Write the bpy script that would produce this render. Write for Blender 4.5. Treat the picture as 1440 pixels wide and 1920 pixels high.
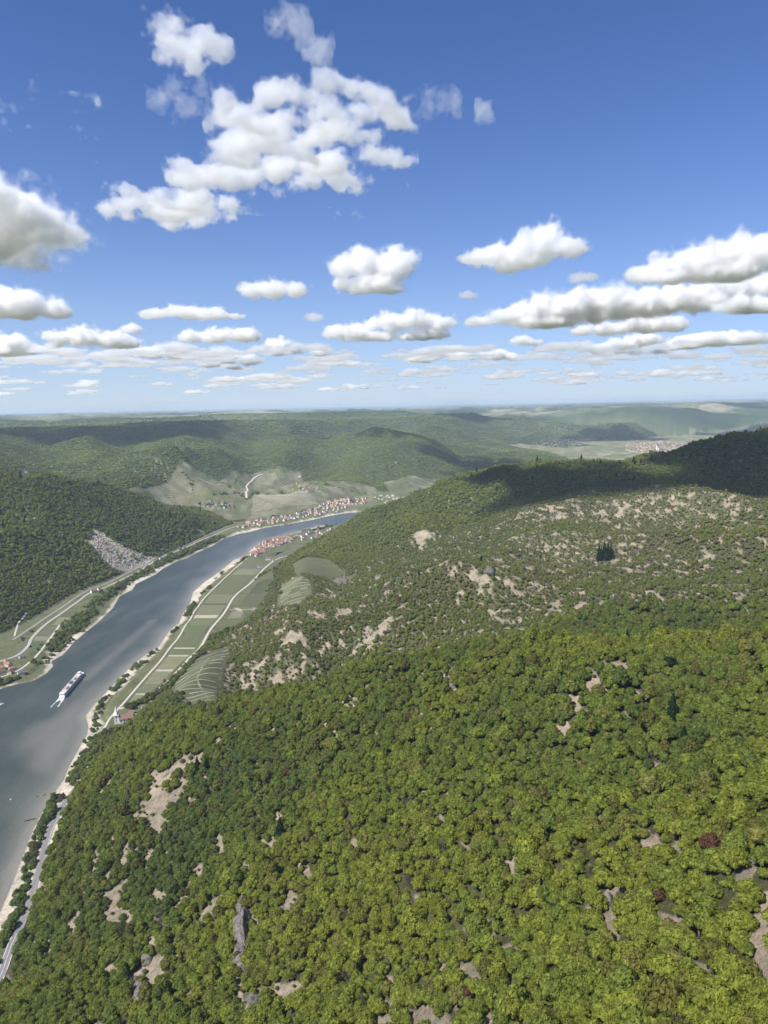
import bpy, math, random, time
import numpy as np
from mathutils import Vector, Matrix
T0 = time.time()
R = math.radians
sc = bpy.context.scene
for o in list(bpy.data.objects):
    bpy.data.objects.remove(o)
col = sc.collection

# ------------------------------------------------------------------ camera
CAM_Z = 470.0
F_PX = 1331.0
HZ_V = 758.0
PITCH = math.atan((960 - HZ_V) / F_PX)
ROLL = R(1.2)
cp, sp = math.cos(PITCH), math.sin(PITCH)
cr, sr = math.cos(ROLL), math.sin(ROLL)
FWD = np.array([0, cp, -sp]); UP0 = np.array([0, sp, cp]); RT0 = np.array([1.0, 0, 0])
RT = RT0 * cr - UP0 * sr
UP = UP0 * cr + RT0 * sr
cam_data = bpy.data.cameras.new('camera')
cam = bpy.data.objects.new('camera', cam_data)
col.objects.link(cam)
M = Matrix(((RT[0], UP[0], -FWD[0], 0), (RT[1], UP[1], -FWD[1], 0), (RT[2], UP[2], -FWD[2], CAM_Z), (0, 0, 0, 1)))
cam.matrix_world = M
cam_data.sensor_fit = 'VERTICAL'
cam_data.sensor_height = 24.0
cam_data.lens = 24.0 * F_PX / 1920.0
cam_data.clip_start = 1.0
cam_data.clip_end = 300000.0
sc.camera = cam

# ------------------------------------------------------------------ sun and sky
SUN_EL = 50.0
SUN_H = np.array([-0.80, -0.60])
SUN = np.array([SUN_H[0] * math.cos(R(SUN_EL)), SUN_H[1] * math.cos(R(SUN_EL)), math.sin(R(SUN_EL))])
sun_l = bpy.data.lights.new('sun', 'SUN')
sun_l.energy = 5.0
sun_l.angle = R(0.53)
sun_l.color = (1.0, 0.965, 0.91)
sun = bpy.data.objects.new('sun', sun_l)
sun.rotation_euler = Vector((-SUN[0], -SUN[1], -SUN[2])).to_track_quat('-Z', 'Y').to_euler()
col.objects.link(sun)
world = bpy.data.worlds.new('World')
sc.world = world
world.use_nodes = True
wn = world.node_tree.nodes
wl = world.node_tree.links
bg = wn['Background']
sky = wn.new('ShaderNodeTexSky')
sky.sky_type = 'NISHITA'
sky.sun_disc = False
sky.sun_elevation = R(SUN_EL)
sky.sun_rotation = math.atan2(SUN_H[0], SUN_H[1])
sky.altitude = 600
sky.air_density = 0.85
sky.dust_density = 0.25
sky.ozone_density = 4.0
tintn = wn.new('ShaderNodeMix'); tintn.data_type = 'RGBA'; tintn.blend_type = 'MULTIPLY'; tintn.inputs['Factor'].default_value = 1.0
tintn.inputs['B'].default_value = (0.51, 0.70, 1.02, 1)
wl.new(sky.outputs[0], tintn.inputs['A'])
# the pale air low over the horizon
wtc = wn.new('ShaderNodeTexCoord'); wsx = wn.new('ShaderNodeSeparateXYZ'); wl.new(wtc.outputs['Generated'], wsx.inputs[0])
wab = wn.new('ShaderNodeMath'); wab.operation = 'ABSOLUTE'; wl.new(wsx.outputs['Z'], wab.inputs[0])
wml = wn.new('ShaderNodeMath'); wml.operation = 'MULTIPLY'; wml.inputs[1].default_value = -8.0; wl.new(wab.outputs[0], wml.inputs[0])
wex = wn.new('ShaderNodeMath'); wex.operation = 'EXPONENT'; wl.new(wml.outputs[0], wex.inputs[0])
wm2 = wn.new('ShaderNodeMath'); wm2.operation = 'MULTIPLY'; wm2.inputs[1].default_value = 0.88; wl.new(wex.outputs[0], wm2.inputs[0])
wmx = wn.new('ShaderNodeMix'); wmx.data_type = 'RGBA'; wl.new(wm2.outputs[0], wmx.inputs['Factor'])
wl.new(tintn.outputs['Result'], wmx.inputs['A']); wmx.inputs['B'].default_value = (4.5, 5.2, 6.0, 1)
wl.new(wmx.outputs['Result'], bg.inputs[0])
bg.inputs[1].default_value = 0.092
sc.view_settings.view_transform = 'Standard'
sc.view_settings.look = 'None'
sc.view_settings.exposure = 0.6
sc.view_settings.gamma = 1.0
sc.view_settings.use_curve_mapping = False
sc.render.engine = 'CYCLES'
sc.cycles.use_denoising = True
sc.cycles.max_bounces = 14
sc.cycles.diffuse_bounces = 3
sc.cycles.glossy_bounces = 2
sc.cycles.transmission_bounces = 2
sc.cycles.transparent_max_bounces = 24
sc.cycles.volume_bounces = 10
sc.cycles.sample_clamp_indirect = 6.0

# ------------------------------------------------------------------ helpers
def px_dir(u, v):
    xn = (u - 720.0) / F_PX
    yn = (960.0 - v) / F_PX
    d = FWD + RT * xn + UP * yn
    return d

def at_r(u, v, r):
    """world point on the ray of pixel (u, v) at horizontal distance r"""
    d = px_dir(u, v)
    t = r / math.hypot(d[0], d[1])
    return np.array([d[0] * t, d[1] * t, CAM_Z + d[2] * t])

def at_z(u, v, z):
    d = px_dir(u, v)
    t = (z - CAM_Z) / d[2]
    return np.array([d[0] * t, d[1] * t, z])

def to_px(P):
    P = np.asarray(P, float)
    q = P - np.array([0, 0, CAM_Z])
    x = q @ RT; y = q @ UP; z = q @ FWD
    zz = np.where(z > 1e-3, z, np.nan)
    return 720 + F_PX * x / zz, 960 - F_PX * y / zz, z

def _hash(ix, iy, seed):
    n = (ix.astype(np.int64) * 374761393 + iy.astype(np.int64) * 668265263 + seed * 974634777) & 0xFFFFFFFF
    n = ((n ^ (n >> 13)) * 1274126177) & 0xFFFFFFFF
    n = n ^ (n >> 16)
    return (n & 0xFFFF).astype(np.float64) / 65535.0

def vnoise(x, y, seed=0):
    ix = np.floor(x); iy = np.floor(y)
    fx = x - ix; fy = y - iy
    fx = fx * fx * fx * (fx * (fx * 6 - 15) + 10); fy = fy * fy * fy * (fy * (fy * 6 - 15) + 10)
    ix = ix.astype(np.int64); iy = iy.astype(np.int64)
    a = _hash(ix, iy, seed); b = _hash(ix + 1, iy, seed)
    c = _hash(ix, iy + 1, seed); d = _hash(ix + 1, iy + 1, seed)
    return (a + (b - a) * fx + (c - a) * fy + (a - b - c + d) * fx * fy) * 2 - 1

def fbm(x, y, wl, octaves=4, seed=0, gain=0.5):
    s = 0.0; amp = 1.0; tot = 0.0
    ca, sa = 0.8, 0.6
    x = x / wl; y = y / wl
    for k in range(octaves):
        s = s + amp * vnoise(x + 17.3 * k, y - 9.1 * k, seed + k)
        tot += amp
        amp *= gain
        x, y = (x * ca - y * sa) * 2.03, (x * sa + y * ca) * 2.03
    return s / tot

def ridged(x, y, wl, octaves=3, seed=0):
    s = 0.0; amp = 1.0; tot = 0.0
    x = x / wl; y = y / wl
    for k in range(octaves):
        s = s + amp * (1 - 2 * np.abs(vnoise(x + 7.7 * k, y + 3.1 * k, seed + k)))
        tot += amp; amp *= 0.5
        x, y = (x * 0.8 - y * 0.6) * 2.1, (x * 0.6 + y * 0.8) * 2.1
    return s / tot

def sstep(a, b, x):
    t = np.clip((x - a) / (b - a), 0, 1)
    return t * t * (3 - 2 * t)

def poly_sd(poly, X, Y, far=None):
    """signed distance to a closed polygon, negative inside (chunked)"""
    poly = np.asarray(poly, float)[:, :2]
    x1, y1 = poly[:, 0], poly[:, 1]
    x2, y2 = np.roll(x1, -1), np.roll(y1, -1)
    shp = X.shape
    X = X.ravel(); Y = Y.ravel()
    best = np.full(X.shape, 1e18)
    inside = np.zeros(X.shape, bool)
    for a, b, c, d in zip(x1, y1, x2, y2):
        dx, dy = c - a, d - b
        L = dx * dx + dy * dy + 1e-9
        t = np.clip(((X - a) * dx + (Y - b) * dy) / L, 0, 1)
        q = (X - a - t * dx) ** 2 + (Y - b - t * dy) ** 2
        np.minimum(best, q, out=best)
        cond = (b > Y) != (d > Y)
        if abs(dy) > 1e-9:
            inside ^= cond & (X < (c - a) * (Y - b) / dy + a)
    sd = np.sqrt(best)
    sd[inside] *= -1
    return sd.reshape(shp)

def line_d(line, X, Y):
    line = np.asarray(line, float)[:, :2]
    shp = X.shape
    X = X.ravel(); Y = Y.ravel()
    best = np.full(X.shape, 1e18)
    for (a, b), (c, d) in zip(line[:-1], line[1:]):
        dx, dy = c - a, d - b
        L = dx * dx + dy * dy + 1e-9
        t = np.clip(((X - a) * dx + (Y - b) * dy) / L, 0, 1)
        np.minimum(best, (X - a - t * dx) ** 2 + (Y - b - t * dy) ** 2, out=best)
    return np.sqrt(best).reshape(shp)

# ------------------------------------------------------------------ the lie of the land
RIVER_R = [(0, 1712), (22, 1660), (45, 1600), (62, 1555), (90, 1505), (108, 1478), (120, 1462), (128, 1440), (150, 1400),
           (163, 1378), (166, 1362), (160, 1342), (176, 1322), (205, 1292), (240, 1255), (272, 1228), (298, 1212),
           (318, 1182), (336, 1168), (342, 1152), (356, 1132), (362, 1110), (385, 1090), (412, 1072), (438, 1050), (462, 1040),
           (476, 1026), (492, 1016), (520, 1008), (548, 1000), (572, 994), (600, 986)]
RIVER_L = [(0, 1292), (30, 1283), (62, 1277), (88, 1262), (100, 1249), (96, 1240), (118, 1228), (140, 1203), (158, 1188),
           (186, 1165), (212, 1140), (224, 1118), (248, 1106), (255, 1095), (292, 1077), (306, 1066), (330, 1053), (352, 1046), (372, 1035),
           (398, 1024), (420, 1010), (448, 1001), (470, 997), (500, 989), (540, 983), (580, 976), (620, 967), (650, 962)]
rr = [at_z(u, v, 0)[:2] for u, v in RIVER_R]
rl = [at_z(u, v, 0)[:2] for u, v in RIVER_L]
far_r = [(-165, 2770), (-60, 2900), (150, 3080), (500, 3350), (1000, 3750), (1800, 4850), (2650, 6050), (3050, 6700), (3350, 7350), (4000, 8100), (5200, 8800)]
far_l = [(4900, 9200), (4080, 8350), (3160, 7420), (2820, 6800), (2500, 6200), (1700, 5150), (900, 3980), (600, 3680), (250, 3390), (0, 3160)]
near_r = [(-520, 260), (-600, 0), (-700, -500), (-850, -1500), (-1100, -4000)]
near_l = [(-1500, -4000), (-1250, -1500), (-1120, -500), (-1030, 0), (-930, 600)]
RIVER = [tuple(p) for p in rr] + far_r + far_l + [tuple(p) for p in rl[::-1]] + near_l[::-1] + near_r[::-1]

FLOOR_R = [(0, 1860), (28, 1790), (52, 1710), (80, 1620), (106, 1540), (122, 1500), (150, 1450), (180, 1405), (215, 1370),
           (262, 1335), (300, 1302), (335, 1262), (370, 1230), (410, 1198), (470, 1150), (505, 1110), (520, 1070),
           (545, 1040), (590, 1014), (620, 998), (640, 988)]
FLOOR_L = [(0, 1190), (50, 1166), (95, 1140), (130, 1118), (165, 1103), (230, 1076), (300, 1043), (350, 1022), (400, 998),
           (432, 984), (470, 972), (520, 962), (560, 955), (600, 944), (640, 934), (690, 926), (730, 922), (770, 915), (840, 903)]
fr = [at_z(u, v, 6)[:2] for u, v in FLOOR_R]
fl = [at_z(u, v, 6)[:2] for u, v in FLOOR_L]
ffar_r = [(-40, 2875), (170, 3060), (520, 3335), (1020, 3735), (1850, 4780), (2800, 5800), (3300, 6500), (3900, 7200), (5400, 8500)]
ffar_l = [(4600, 9600), (3500, 9000), (2900, 8100), (2100, 8500), (1300, 7600), (1500, 6600), (1500, 5500), (900, 4700)]
fnear_r = [(-440, 250), (-520, 0), (-600, -500), (-750, -1500), (-1000, -4000)]
fnear_l = [(-1800, -4000), (-1500, -1500), (-1400, -500), (-1250, 0), (-1150, 700)]
FLOOR = [tuple(p) for p in fr] + ffar_r + ffar_l + [tuple(p) for p in fl[::-1]] + fnear_l[::-1] + fnear_r[::-1]

# control points: (u, v, horizontal distance), heights follow from the camera height
CP = [  # the near spur
    (1440, 1920, 188), (1200, 1920, 208), (1000, 1920, 235), (700, 1920, 295), (480, 1920, 345), (250, 1920, 405),
    (1440, 1650, 258), (1200, 1650, 290), (900, 1650, 340), (600, 1650, 430), (300, 1650, 535),
    (1440, 1400, 385), (1200, 1400, 405), (900, 1400, 455), (600, 1400, 570), (400, 1400, 690),
    (1440, 1192, 610), (1250, 1206, 600), (1000, 1196, 620), (860, 1222, 680), (740, 1255, 740), (640, 1282, 790), (520, 1300, 850), (400, 1322, 900),
    # gully behind it
    (1440, 1225, 800), (1250, 1225, 790), (1000, 1225, 800), (860, 1262, 830), (740, 1295, 880), (640, 1310, 920), (520, 1330, 960),
    # middle spur
    (900, 1180, 985), (900, 1100, 1160), (900, 1050, 1340), (750, 1200, 1060), (750, 1130, 1200), (750, 1078, 1400), (600, 1250, 1120),
    (600, 1180, 1230), (600, 1132, 1360), (500, 1200, 1310), (500, 1280, 1120), (450, 1225, 1300), (430, 1290, 1120), (385, 1240, 1200),
    (1400, 1100, 1010), (1200, 1100, 1060), (1040, 1100, 1110), (1400, 1000, 1360), (1200, 1000, 1420), (1040, 1000, 1500), (1400, 940, 1650), (1200, 950, 1680),
    (360, 1310, 1000), (400, 1300, 1010),
    # main ridge with the dark top
    (1440, 806, 2300), (1330, 842, 2320), (1230, 856, 2320), (1100, 867, 2320), (1000, 872, 2360), (930, 880, 2420), (870, 890, 2500), (800, 926, 2650), (740, 945, 2560), (700, 957, 2600), (668, 970, 2600),
    (1400, 880, 1980), (1200, 900, 2000), (1300, 905, 1900), (1050, 930, 1980), (900, 930, 2200), (900, 985, 1850), (800, 980, 2100), (800, 1030, 1900), (820, 1062, 1600), (750, 1082, 1590), (900, 1050, 1560), (650, 1118, 1470),
    (1440, 850, 2900), (1100, 960, 3300), (870, 960, 3400), (1440, 900, 4200),
    (700, 1000, 2200), (700, 1055, 1780), (650, 1095, 1680), (600, 1040, 2050), (640, 1000, 2450), (570, 1085, 1640), (560, 1110, 1500), (540, 1060, 1900),
    # hill on the left bank
    (0, 893, 2650), (100, 897, 2680), (170, 910, 2700), (250, 930, 2760), (330, 955, 2850), (390, 974, 2920), (430, 986, 2980),
    (0, 1120, 1720), (0, 1000, 2150), (0, 945, 2380), (170, 1000, 2260), (100, 1060, 1960), (300, 985, 2560), (-200, 900, 2400), (-200, 1100, 1650), (-350, 1000, 1800),
    (0, 930, 3150), (170, 950, 3150), (300, 975, 3200),
    # far side valley and plateau rim
    (0, 816, 5100), (0, 803, 5600), (130, 800, 5500), (300, 799, 5600), (450, 799, 6000), (550, 799, 6500), (200, 801, 5600), (380, 801, 5700), (200, 902, 3400), (260, 915, 3350), 
    (330, 872, 4250), (350, 895, 4000), (450, 884, 4300), (550, 884, 4400), (400, 950, 3200), (450, 920, 3600), (430, 965, 3080),
    (600, 940, 3350), (700, 935, 3480), (680, 912, 3800), (580, 912, 3800), (760, 925, 3600), (800, 903, 4050), (330, 930, 3400),
    (0, 870, 3500), (0, 850, 3900), (0, 830, 4400), (90, 875, 4150), (90, 850, 4750), (90, 828, 5200), (180, 872, 3700), (180, 850, 4150), (180, 828, 4650),
    (250, 876, 4250), (250, 852, 4800), (250, 830, 5250), (340, 868, 3950), (340, 850, 4200), (340, 824, 4750), (410, 858, 4300), (410, 838, 4700), (470, 866, 4750), (470, 846, 5250), (470, 826, 5700), (540, 862, 4500), (540, 845, 4800), (540, 822, 5250),
    # hill with cloud shadow
    (590, 853, 4900), (640, 832, 5000), (700, 803, 5100), (770, 812, 5250), (830, 834, 5400), (900, 860, 5600), (620, 890, 4450), (700, 880, 4350), (700, 905, 4100), (800, 885, 4400), (880, 885, 4700),
    (600, 862, 6200), (700, 845, 6600),
    # beyond
    (750, 783, 8000), (600, 785, 7800), (900, 792, 9000), (850, 830, 7000), (950, 835, 7400), (1050, 838, 7200), (1050, 815, 8300), (950, 812, 8600), (1230, 848, 6500), (1320, 832, 7400), (1150, 825, 7900), (1250, 815, 8400),
    (1200, 760, 11000), (1130, 790, 10000), (1270, 785, 10000), (1400, 800, 9200), (1400, 775, 12000), (1300, 766, 12500), (1000, 774, 12000), (1100, 766, 11500),
    (0, 783, 9000), (200, 780, 9500), (400, 777, 11000), (600, 775, 11500), (800, 770, 13000), (1440, 765, 14000),
    (-100, 781, 30000), (300, 775, 30000), (700, 767, 30000), (1100, 759, 30000), (1440, 752, 30000),
    (-100, 779, 60000), (300, 771, 60000), (700, 763, 60000), (1100, 755, 60000), (1540, 745, 60000),
]
pts = [at_r(*c) for c in CP]
# beside and behind the camera
for az, r, z in [(45, 300, 300), (45, 600, 300), (45, 1000, 260), (45, 1500, 300), (45, 2300, 400), (45, 4000, 380), (45, 7000, 300), (45, 12000, 330), (45, 30000, 300), (45, 60000, 330),
                 (70, 200, 320), (70, 800, 320), (70, 2500, 380), (70, 9000, 320), (70, 40000, 320), (110, 200, 330), (110, 1000, 340), (110, 5000, 350), (110, 40000, 320),
                 (150, 200, 320), (150, 1000, 300), (150, 5000, 330), (150, 40000, 320), (-170, 250, 250), (-170, 1200, 220), (-170, 5000, 300), (-170, 40000, 320),
                 (-130, 250, 220), (-130, 500, 110), (-130, 2500, 260), (-130, 6000, 350), (-130, 40000, 320), (-90, 250, 200), (-90, 450, 80), (-90, 1800, 120), (-90, 2600, 280), (-90, 6000, 380), (-90, 40000, 320),
                 (-55, 250, 180), (-55, 400, 80), (-55, 1800, 120), (-55, 2500, 270), (-55, 4500, 300), (-55, 9000, 380), (-55, 30000, 300), (-55, 60000, 330),
                 (20, 80, 340), (-60, 80, 330), (100, 80, 345), (180, 80, 335), (0, 8, 345)]:
    pts.append(np.array([r * math.sin(R(az)), r * math.cos(R(az)), z]))
pts = np.array(pts)

def warp2(x, y):
    r = np.sqrt(x * x + y * y) + 60.0
    l = np.log(r)
    a = np.arctan2(x, y)
    return l * 1.35, a

def feat(x, y):
    l, a = warp2(x, y)
    # azimuth wraps behind the camera
    return np.stack([l, np.sin(a) * 2.2, np.cos(a) * 2.2], -1)

def relief(x, y, r):
    n = 30 * ridged(x, y, 640, 3, 11) + 12 * ridged(x, y, 260, 2, 5)
    n += sstep(700, 2500, r) * (26 * fbm(x, y, 900, 3, 31))
    n += sstep(3500, 7000, r) * (85 * (ridged(x, y, 1350, 3, 51) - 0.35))
    n += sstep(3000, 4500, r) * (34 * ridged(x, y, 520, 3, 61))
    win = sstep(3000, 3700, r) * (1 - sstep(5400, 6600, r)) * (1 - sstep(200, 900, x))
    n += win * 75 * (ridged(x + 0.35 * y, 0.30 * y - 0.1 * x, 760, 2, 67) - 0.2)
    n += sstep(850, 1100, r) * (1 - sstep(2500, 3200, r)) * 56 * ridged(x * 0.95 + 0.3 * y, 0.42 * y - 0.12 * x, 430, 2, 69)
    n += (1 - sstep(700, 950, r)) * 13 * ridged(x * 0.9 - 0.25 * y, 0.4 * y + 0.15 * x, 150, 2, 73)
    n *= 0.65 + 0.35 * sstep(200, 900, r)
    n += 1.3 * fbm(x, y, 38, 2, 71)
    n *= 1 - 0.35 * sstep(12000, 30000, r)
    return n

CPF = feat(pts[:, 0], pts[:, 1])
HC = pts[:, 2] - relief(pts[:, 0], pts[:, 1], np.hypot(pts[:, 0], pts[:, 1])) * sstep(0, 260, poly_sd(FLOOR, pts[:, 0], pts[:, 1]))
# multi-scale kernel: |d|^1.6 behaves between cone and thin plate
def kern(d2):
    return -(d2 + 2e-4) ** 0.75
def fitk(P, Z):
    n = len(P)
    d2 = ((P[:, None, :] - P[None, :, :]) ** 2).sum(-1)
    K = kern(d2) - 5e-4 * np.eye(n)
    Q = np.concatenate([np.ones((n, 1)), P], 1)
    m = Q.shape[1]
    A = np.zeros((n + m, n + m))
    A[:n, :n] = K; A[:n, n:] = Q; A[n:, :n] = Q.T
    sol = np.linalg.lstsq(A, np.concatenate([Z, np.zeros(m)]), rcond=None)[0]
    return sol
KW = fitk(CPF, HC)

def hill_raw(x, y):
    shp = x.shape
    f = feat(x.ravel(), y.ravel())
    out = np.empty(len(f))
    n = len(CPF)
    f2 = (CPF ** 2).sum(1)
    for i in range(0, len(f), 40000):
        q = f[i:i + 40000]
        d2 = (q ** 2).sum(1)[:, None] + f2[None, :] - 2 * q @ CPF.T
        np.maximum(d2, 0, out=d2)
        d2 += 2e-4
        K = -np.sqrt(d2) * np.sqrt(np.sqrt(d2))
        out[i:i + 40000] = K @ KW[:n] + KW[n] + q @ KW[n + 1:]
    return out.reshape(shp)

# ------------------------------------------------------------------ terrain grid (polar, finer near the camera)
rads = np.concatenate([[0.5, 10, 25, 45, 70], np.exp(np.linspace(math.log(95), math.log(150), 12)),
                       np.exp(np.linspace(math.log(150), math.log(9500), 770))[1:], np.exp(np.linspace(math.log(9500), math.log(75000), 70))[1:]])
azs = np.concatenate([np.linspace(-180, -37, 36)[:-1], np.linspace(-37, 37, 641), np.linspace(37, 180, 36)[1:]])
AZ, RD = np.meshgrid(np.radians(azs), rads)
GX = RD * np.sin(AZ); GY = RD * np.cos(AZ)

def height_full(x, y):
    r = np.sqrt(x * x + y * y)
    sdR = poly_sd(RIVER, x, y)
    sdF = poly_sd(FLOOR, x, y)
    H = hill_raw(x, y)
    side = sstep(0, 260, sdF)
    H = np.maximum(H, 7) + relief(x, y, r) * side
    H = np.maximum(H, 7 + 6 * fbm(x, y, 300, 2, 3) * side)
    # the valley is sunk into a plateau: nothing rises above its rim
    capn = 10 * fbm(x, y, 1100, 3, 63)
    cap = np.where(r < 8800, CAM_Z - 0.0168 * r - 8 + capn + 1e4 * (1 - sstep(3600, 4600, r)), CAM_Z - 0.0075 * r - 14 + capn)
    cap = np.where(r > 14000, 1e4, cap)
    H = np.where(cap < 5e3, -np.logaddexp(-H / 14.0, -cap / 14.0) * 14.0, H)
    foot = 6 + np.minimum(sdF, 4000) * 0.6
    z = np.where(sdF < 0, 6.0, 6 + (H - 6) * sstep(-5, 90, sdF))
    z = np.minimum(z, np.maximum(foot, 6))
    wob = 5 * fbm(x, y, 60, 2, 91)
    bank = np.clip((sdR + wob * sstep(0, 30, np.abs(sdR))) * 0.085, -4, 9000)
    bank = np.where(bank > 2.2, 2.2 + (bank - 2.2) * 14.0, bank)
    z = np.minimum(z, bank)
    return z, sdR, sdF

GZ, SDR, SDF = height_full(GX, GY)
print('terrain', GX.shape, round(time.time() - T0, 1))

LR0 = np.log(rads)
def tz(x, y):
    """terrain height at world points, read off the mesh grid"""
    x = np.asarray(x, float); y = np.asarray(y, float)
    r = np.clip(np.hypot(x, y), rads[0], rads[-1] * 0.999)
    a = np.degrees(np.arctan2(x, y))
    i = np.clip(np.searchsorted(rads, r) - 1, 0, len(rads) - 2)
    j = np.clip(np.searchsorted(azs, a) - 1, 0, len(azs) - 2)
    fi = (r - rads[i]) / (rads[i + 1] - rads[i]); fj = (a - azs[j]) / (azs[j + 1] - azs[j])
    return (GZ[i, j] * (1 - fi) * (1 - fj) + GZ[i + 1, j] * fi * (1 - fj) + GZ[i, j + 1] * (1 - fi) * fj + GZ[i + 1, j + 1] * fi * fj)

def hit(u, v):
    """where the ray of pixel (u, v) of the photograph meets the ground"""
    d = px_dir(u, v)
    h = math.hypot(d[0], d[1])
    rs = np.exp(np.linspace(math.log(120), math.log(60000), 5000))
    zs = CAM_Z + d[2] / h * rs
    g = tz(d[0] / h * rs, d[1] / h * rs)
    k = np.argmax(zs <= g)
    if zs[k] > g[k]:
        k = len(rs) - 1
    if k > 0:
        a = zs[k - 1] - g[k - 1]; b = zs[k] - g[k]
        t = a / (a - b + 1e-9)
        r = rs[k - 1] + (rs[k] - rs[k - 1]) * min(max(t, 0), 1)
    else:
        r = rs[0]
    x, y = d[0] / h * r, d[1] / h * r
    return np.array([x, y, float(tz(x, y))])

# ------------------------------------------------------------------ object helpers
def tag(o, label=None, cat=None, group=None, kind=None):
    if label: o['label'] = label
    if cat: o['category'] = cat
    if group: o['group'] = group
    if kind: o['kind'] = kind
    return o

def empty(name, loc, rz=0.0, label=None, cat=None, group=None, scale=None):
    o = bpy.data.objects.new(name, None)
    o.empty_display_size = 1.0
    o.location = Vector([float(c) for c in loc]); o.rotation_euler = (0, 0, rz)
    if scale is not None: o.scale = scale
    col.objects.link(o)
    return tag(o, label, cat, group)

def link(name, me, mat=None, parent=None):
    if mat is not None and not me.materials:
        me.materials.append(mat)
    o = bpy.data.objects.new(name, me)
    col.objects.link(o)
    if parent is not None: o.parent = parent
    return o

def np_mesh(name, V, Q, mat=None, mats=None, midx=None, smooth=False):
    """mesh from vertex array and a list of (or array of) polygons with equal corner count"""
    me = bpy.data.meshes.new(name)
    V = np.asarray(V, np.float32); Q = np.asarray(Q, np.int32)
    k = Q.shape[1]
    me.vertices.add(len(V)); me.vertices.foreach_set('co', V.ravel())
    me.loops.add(Q.size); me.loops.foreach_set('vertex_index', Q.ravel())
    me.polygons.add(len(Q)); me.polygons.foreach_set('loop_start', np.arange(0, Q.size, k, dtype=np.int32))
    if mat is not None: me.materials.append(mat)
    for m in mats or (): me.materials.append(m)
    if midx is not None: me.polygons.foreach_set('material_index', np.asarray(midx, np.int32))
    if smooth: me.polygons.foreach_set('use_smooth', np.ones(len(Q), bool))
    me.update(calc_edges=True)
    return me

class MB:
    """collects boxes, prisms and loose faces for one mesh object"""
    def __init__(s): s.v = []; s.f = []
    def poly(s, P, faces):
        n = len(s.v)
        s.v += [tuple(map(float, p)) for p in P]
        s.f += [tuple(i + n for i in f) for f in faces]
    def box(s, c, d, rz=0.0):
        x, y, z = d[0] / 2, d[1] / 2, d[2] / 2
        ca, sa = math.cos(rz), math.sin(rz)
        P = [(c[0] + a * x * ca - b * y * sa, c[1] + a * x * sa + b * y * ca, c[2] + e * z) for e in (-1, 1) for a, b in ((-1, -1), (1, -1), (1, 1), (-1, 1))]
        s.poly(P, [(0, 3, 2, 1), (4, 5, 6, 7), (0, 1, 5, 4), (1, 2, 6, 5), (2, 3, 7, 6), (3, 0, 4, 7)])
    def tube(s, a, b, r0, r1, n=6):
        a = Vector(a); b = Vector(b); d = (b - a).normalized()
        u = d.orthogonal().normalized(); w = d.cross(u)
        P = []
        for c, r in ((a, r0), (b, r1)):
            for k in range(n):
                t = 2 * math.pi * k / n
                P.append(c + u * (r * math.cos(t)) + w * (r * math.sin(t)))
        s.poly(P, [(k, (k + 1) % n, n + (k + 1) % n, n + k) for k in range(n)] + [tuple(range(n))[::-1], tuple(range(n, 2 * n))])
    def mesh(s, name, mat=None):
        me = bpy.data.meshes.new(name)
        me.from_pydata(s.v, [], s.f)
        if mat is not None: me.materials.append(mat)
        me.update()
        return me
    def build(s, name, mat, parent=None):
        return link(name, s.mesh(name, mat), None, parent)

# ------------------------------------------------------------------ materials
MATS = {}
def new_mat(name):
    m = bpy.data.materials.new(name); m.use_nodes = True
    MATS[name] = m
    nt = m.node_tree
    return m, nt, nt.nodes, nt.links, nt.nodes['Principled BSDF']

def simple(name, c, rough=0.8, var=0.15, scale=0.6, metallic=0.0):
    """plain surface with a little mottling and wear"""
    m, nt, N, L, b = new_mat(name)
    tc = N.new('ShaderNodeTexCoord'); nz = N.new('ShaderNodeTexNoise'); mx = N.new('ShaderNodeMix'); mx.data_type = 'RGBA'
    nz.inputs['Scale'].default_value = scale; nz.inputs['Detail'].default_value = 4
    L.new(tc.outputs['Object'], nz.inputs['Vector']); L.new(nz.outputs['Fac'], mx.inputs['Factor'])
    mx.inputs['A'].default_value = (*[x * (1 - var) for x in c], 1); mx.inputs['B'].default_value = (*[min(1, x * (1 + var)) for x in c], 1)
    L.new(mx.outputs['Result'], b.inputs['Base Color'])
    b.inputs['Roughness'].default_value = rough; b.inputs['Metallic'].default_value = metallic
    return m

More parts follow.
